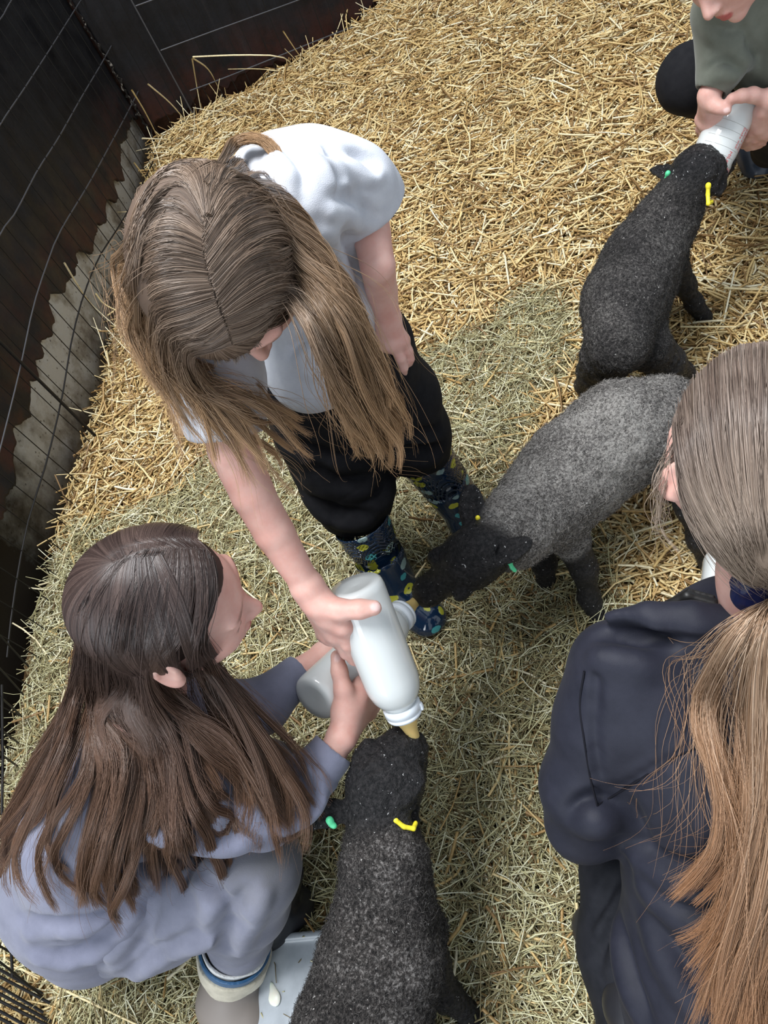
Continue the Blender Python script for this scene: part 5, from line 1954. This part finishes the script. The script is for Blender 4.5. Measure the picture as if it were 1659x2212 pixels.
# left hand, from the right edge
w2 = Q(1668, 215, 1.49)
v.chain([(Q(1720, 190, 1.475), .023), (w2, .022)], .02)
kn = [Q(1632, 258, 1.545), Q(1640, 275, 1.56), Q(1648, 285, 1.575), Q(1656, 290, 1.59)]
fg = [[kn[0], Q(1625, 285, 1.575), Q(1615, 298, 1.60), Q(1600, 305, 1.635)],
      [kn[1], Q(1632, 300, 1.595), Q(1618, 308, 1.62), Q(1605, 315, 1.645)],
      [kn[2], Q(1640, 305, 1.61), Q(1628, 315, 1.63), Q(1615, 320, 1.65)],
      [kn[3], Q(1650, 305, 1.62), Q(1640, 312, 1.64), Q(1628, 318, 1.65)]]
hand(v, (w2, .025), Q(1645, 240, 1.515), kn, fg, [Q(1650, 212, 1.49), Q(1625, 205, 1.478), Q(1602, 207, 1.472), Q(1580, 213, 1.470)], rw=.021, rf=.0090)
nails = [(Q(1570, 238, 1.475), np.stack([unit(CX), unit(CY), FW], 1), np.array([.007, .0055, .006]))]
volobj('body', v, .0032, m_skin, CH, None, None, face_attr(CHH, nails), it=2)
CHH.eyes(CH)
v = Vol()
v.chain([(Q(1665, -20, 1.44), .075), (Q(1700, 70, 1.52), .115), (Q(1760, 150, 1.62), .12)], .05)
v.cone(Q(1580, 0, 1.44), Q(1800, -20, 1.45), .058, .06, .05)
v.chain([(Q(1560, 30, 1.44), .055), (Q(1565, 100, 1.48), .048), (Q(1556, 150, 1.485), .042)], .03)
v.cone(Q(1556, 150, 1.485), Q(1535, 198, 1.498), .041, .030, .02, cap=(False, True))
v.cone(Q(1537, 192, 1.497), Q(1530, 215, 1.502), .026, .026, .003, 's')
v.chain([(Q(1790, 30, 1.44), .055), (Q(1800, 130, 1.46), .048)], .03)
v.cone(Q(1800, 130, 1.46), Q(1690, 205, 1.482), .041, .030, .02, cap=(False, True))
crease(v, [[(1540, 110), (1570, 120), (1610, 108)], [(1548, 95), (1580, 85), (1600, 90)], [(1535, 150), (1560, 140), (1600, 150)], [(1585, 30), (1600, 70), (1620, 130)], [(1540, 60), (1570, 75), (1600, 70)], [(1620, 100), (1640, 140)]], .010, .007, .012)
volobj('sweatshirt', v, .0036, m_green_s, CH, None, clothdisp(.006, 8, .001, 28, 41), it=3)
v = Vol()
v.chain([(Q(1493, 168, 1.66), .068), (Q(1560, 150, 1.74), .085), (Q(1660, 120, 1.85), .10)], .03)
v.chain([(Q(1493, 172, 1.66), .064), (Q(1560, 220, 1.82), .055), (Q(1600, 270, 1.93), .045)], .03)
v.chain([(Q(1690, 230, 1.60), .070), (Q(1720, 160, 1.72), .088), (Q(1700, 110, 1.86), .10)], .03)
v.chain([(Q(1690, 235, 1.60), .065), (Q(1680, 290, 1.75), .055), (Q(1665, 320, 1.85), .045)], .03)
v.box(np.array([1.2, 1.5, -.3 + .05]), (1, 1, .3), None, 0, .004, 's')
volobj('trousers', v, .0045, m_blacktr, CH, None, clothdisp(.005, 9, .001, 28, 43))
gb = mat('grey_blue_rubber', (.045, .055, .075), .3, .5)
fa = P(1612, 325, .05)
wellington('wellington_boot', fa + [.05, .07, .20], fa + [.03, .04, .02], fa - [.03, .08, .01], .045, .042, .040, gb, CH, heel=fa + [.05, .07, 0])
fa = P(1668, 345, .05)
wellington('wellington_boot', fa + [.05, .07, .20], fa + [.03, .04, .02], fa - [.01, .08, .01], .045, .042, .040, gb, CH, heel=fa + [.05, .07, 0])
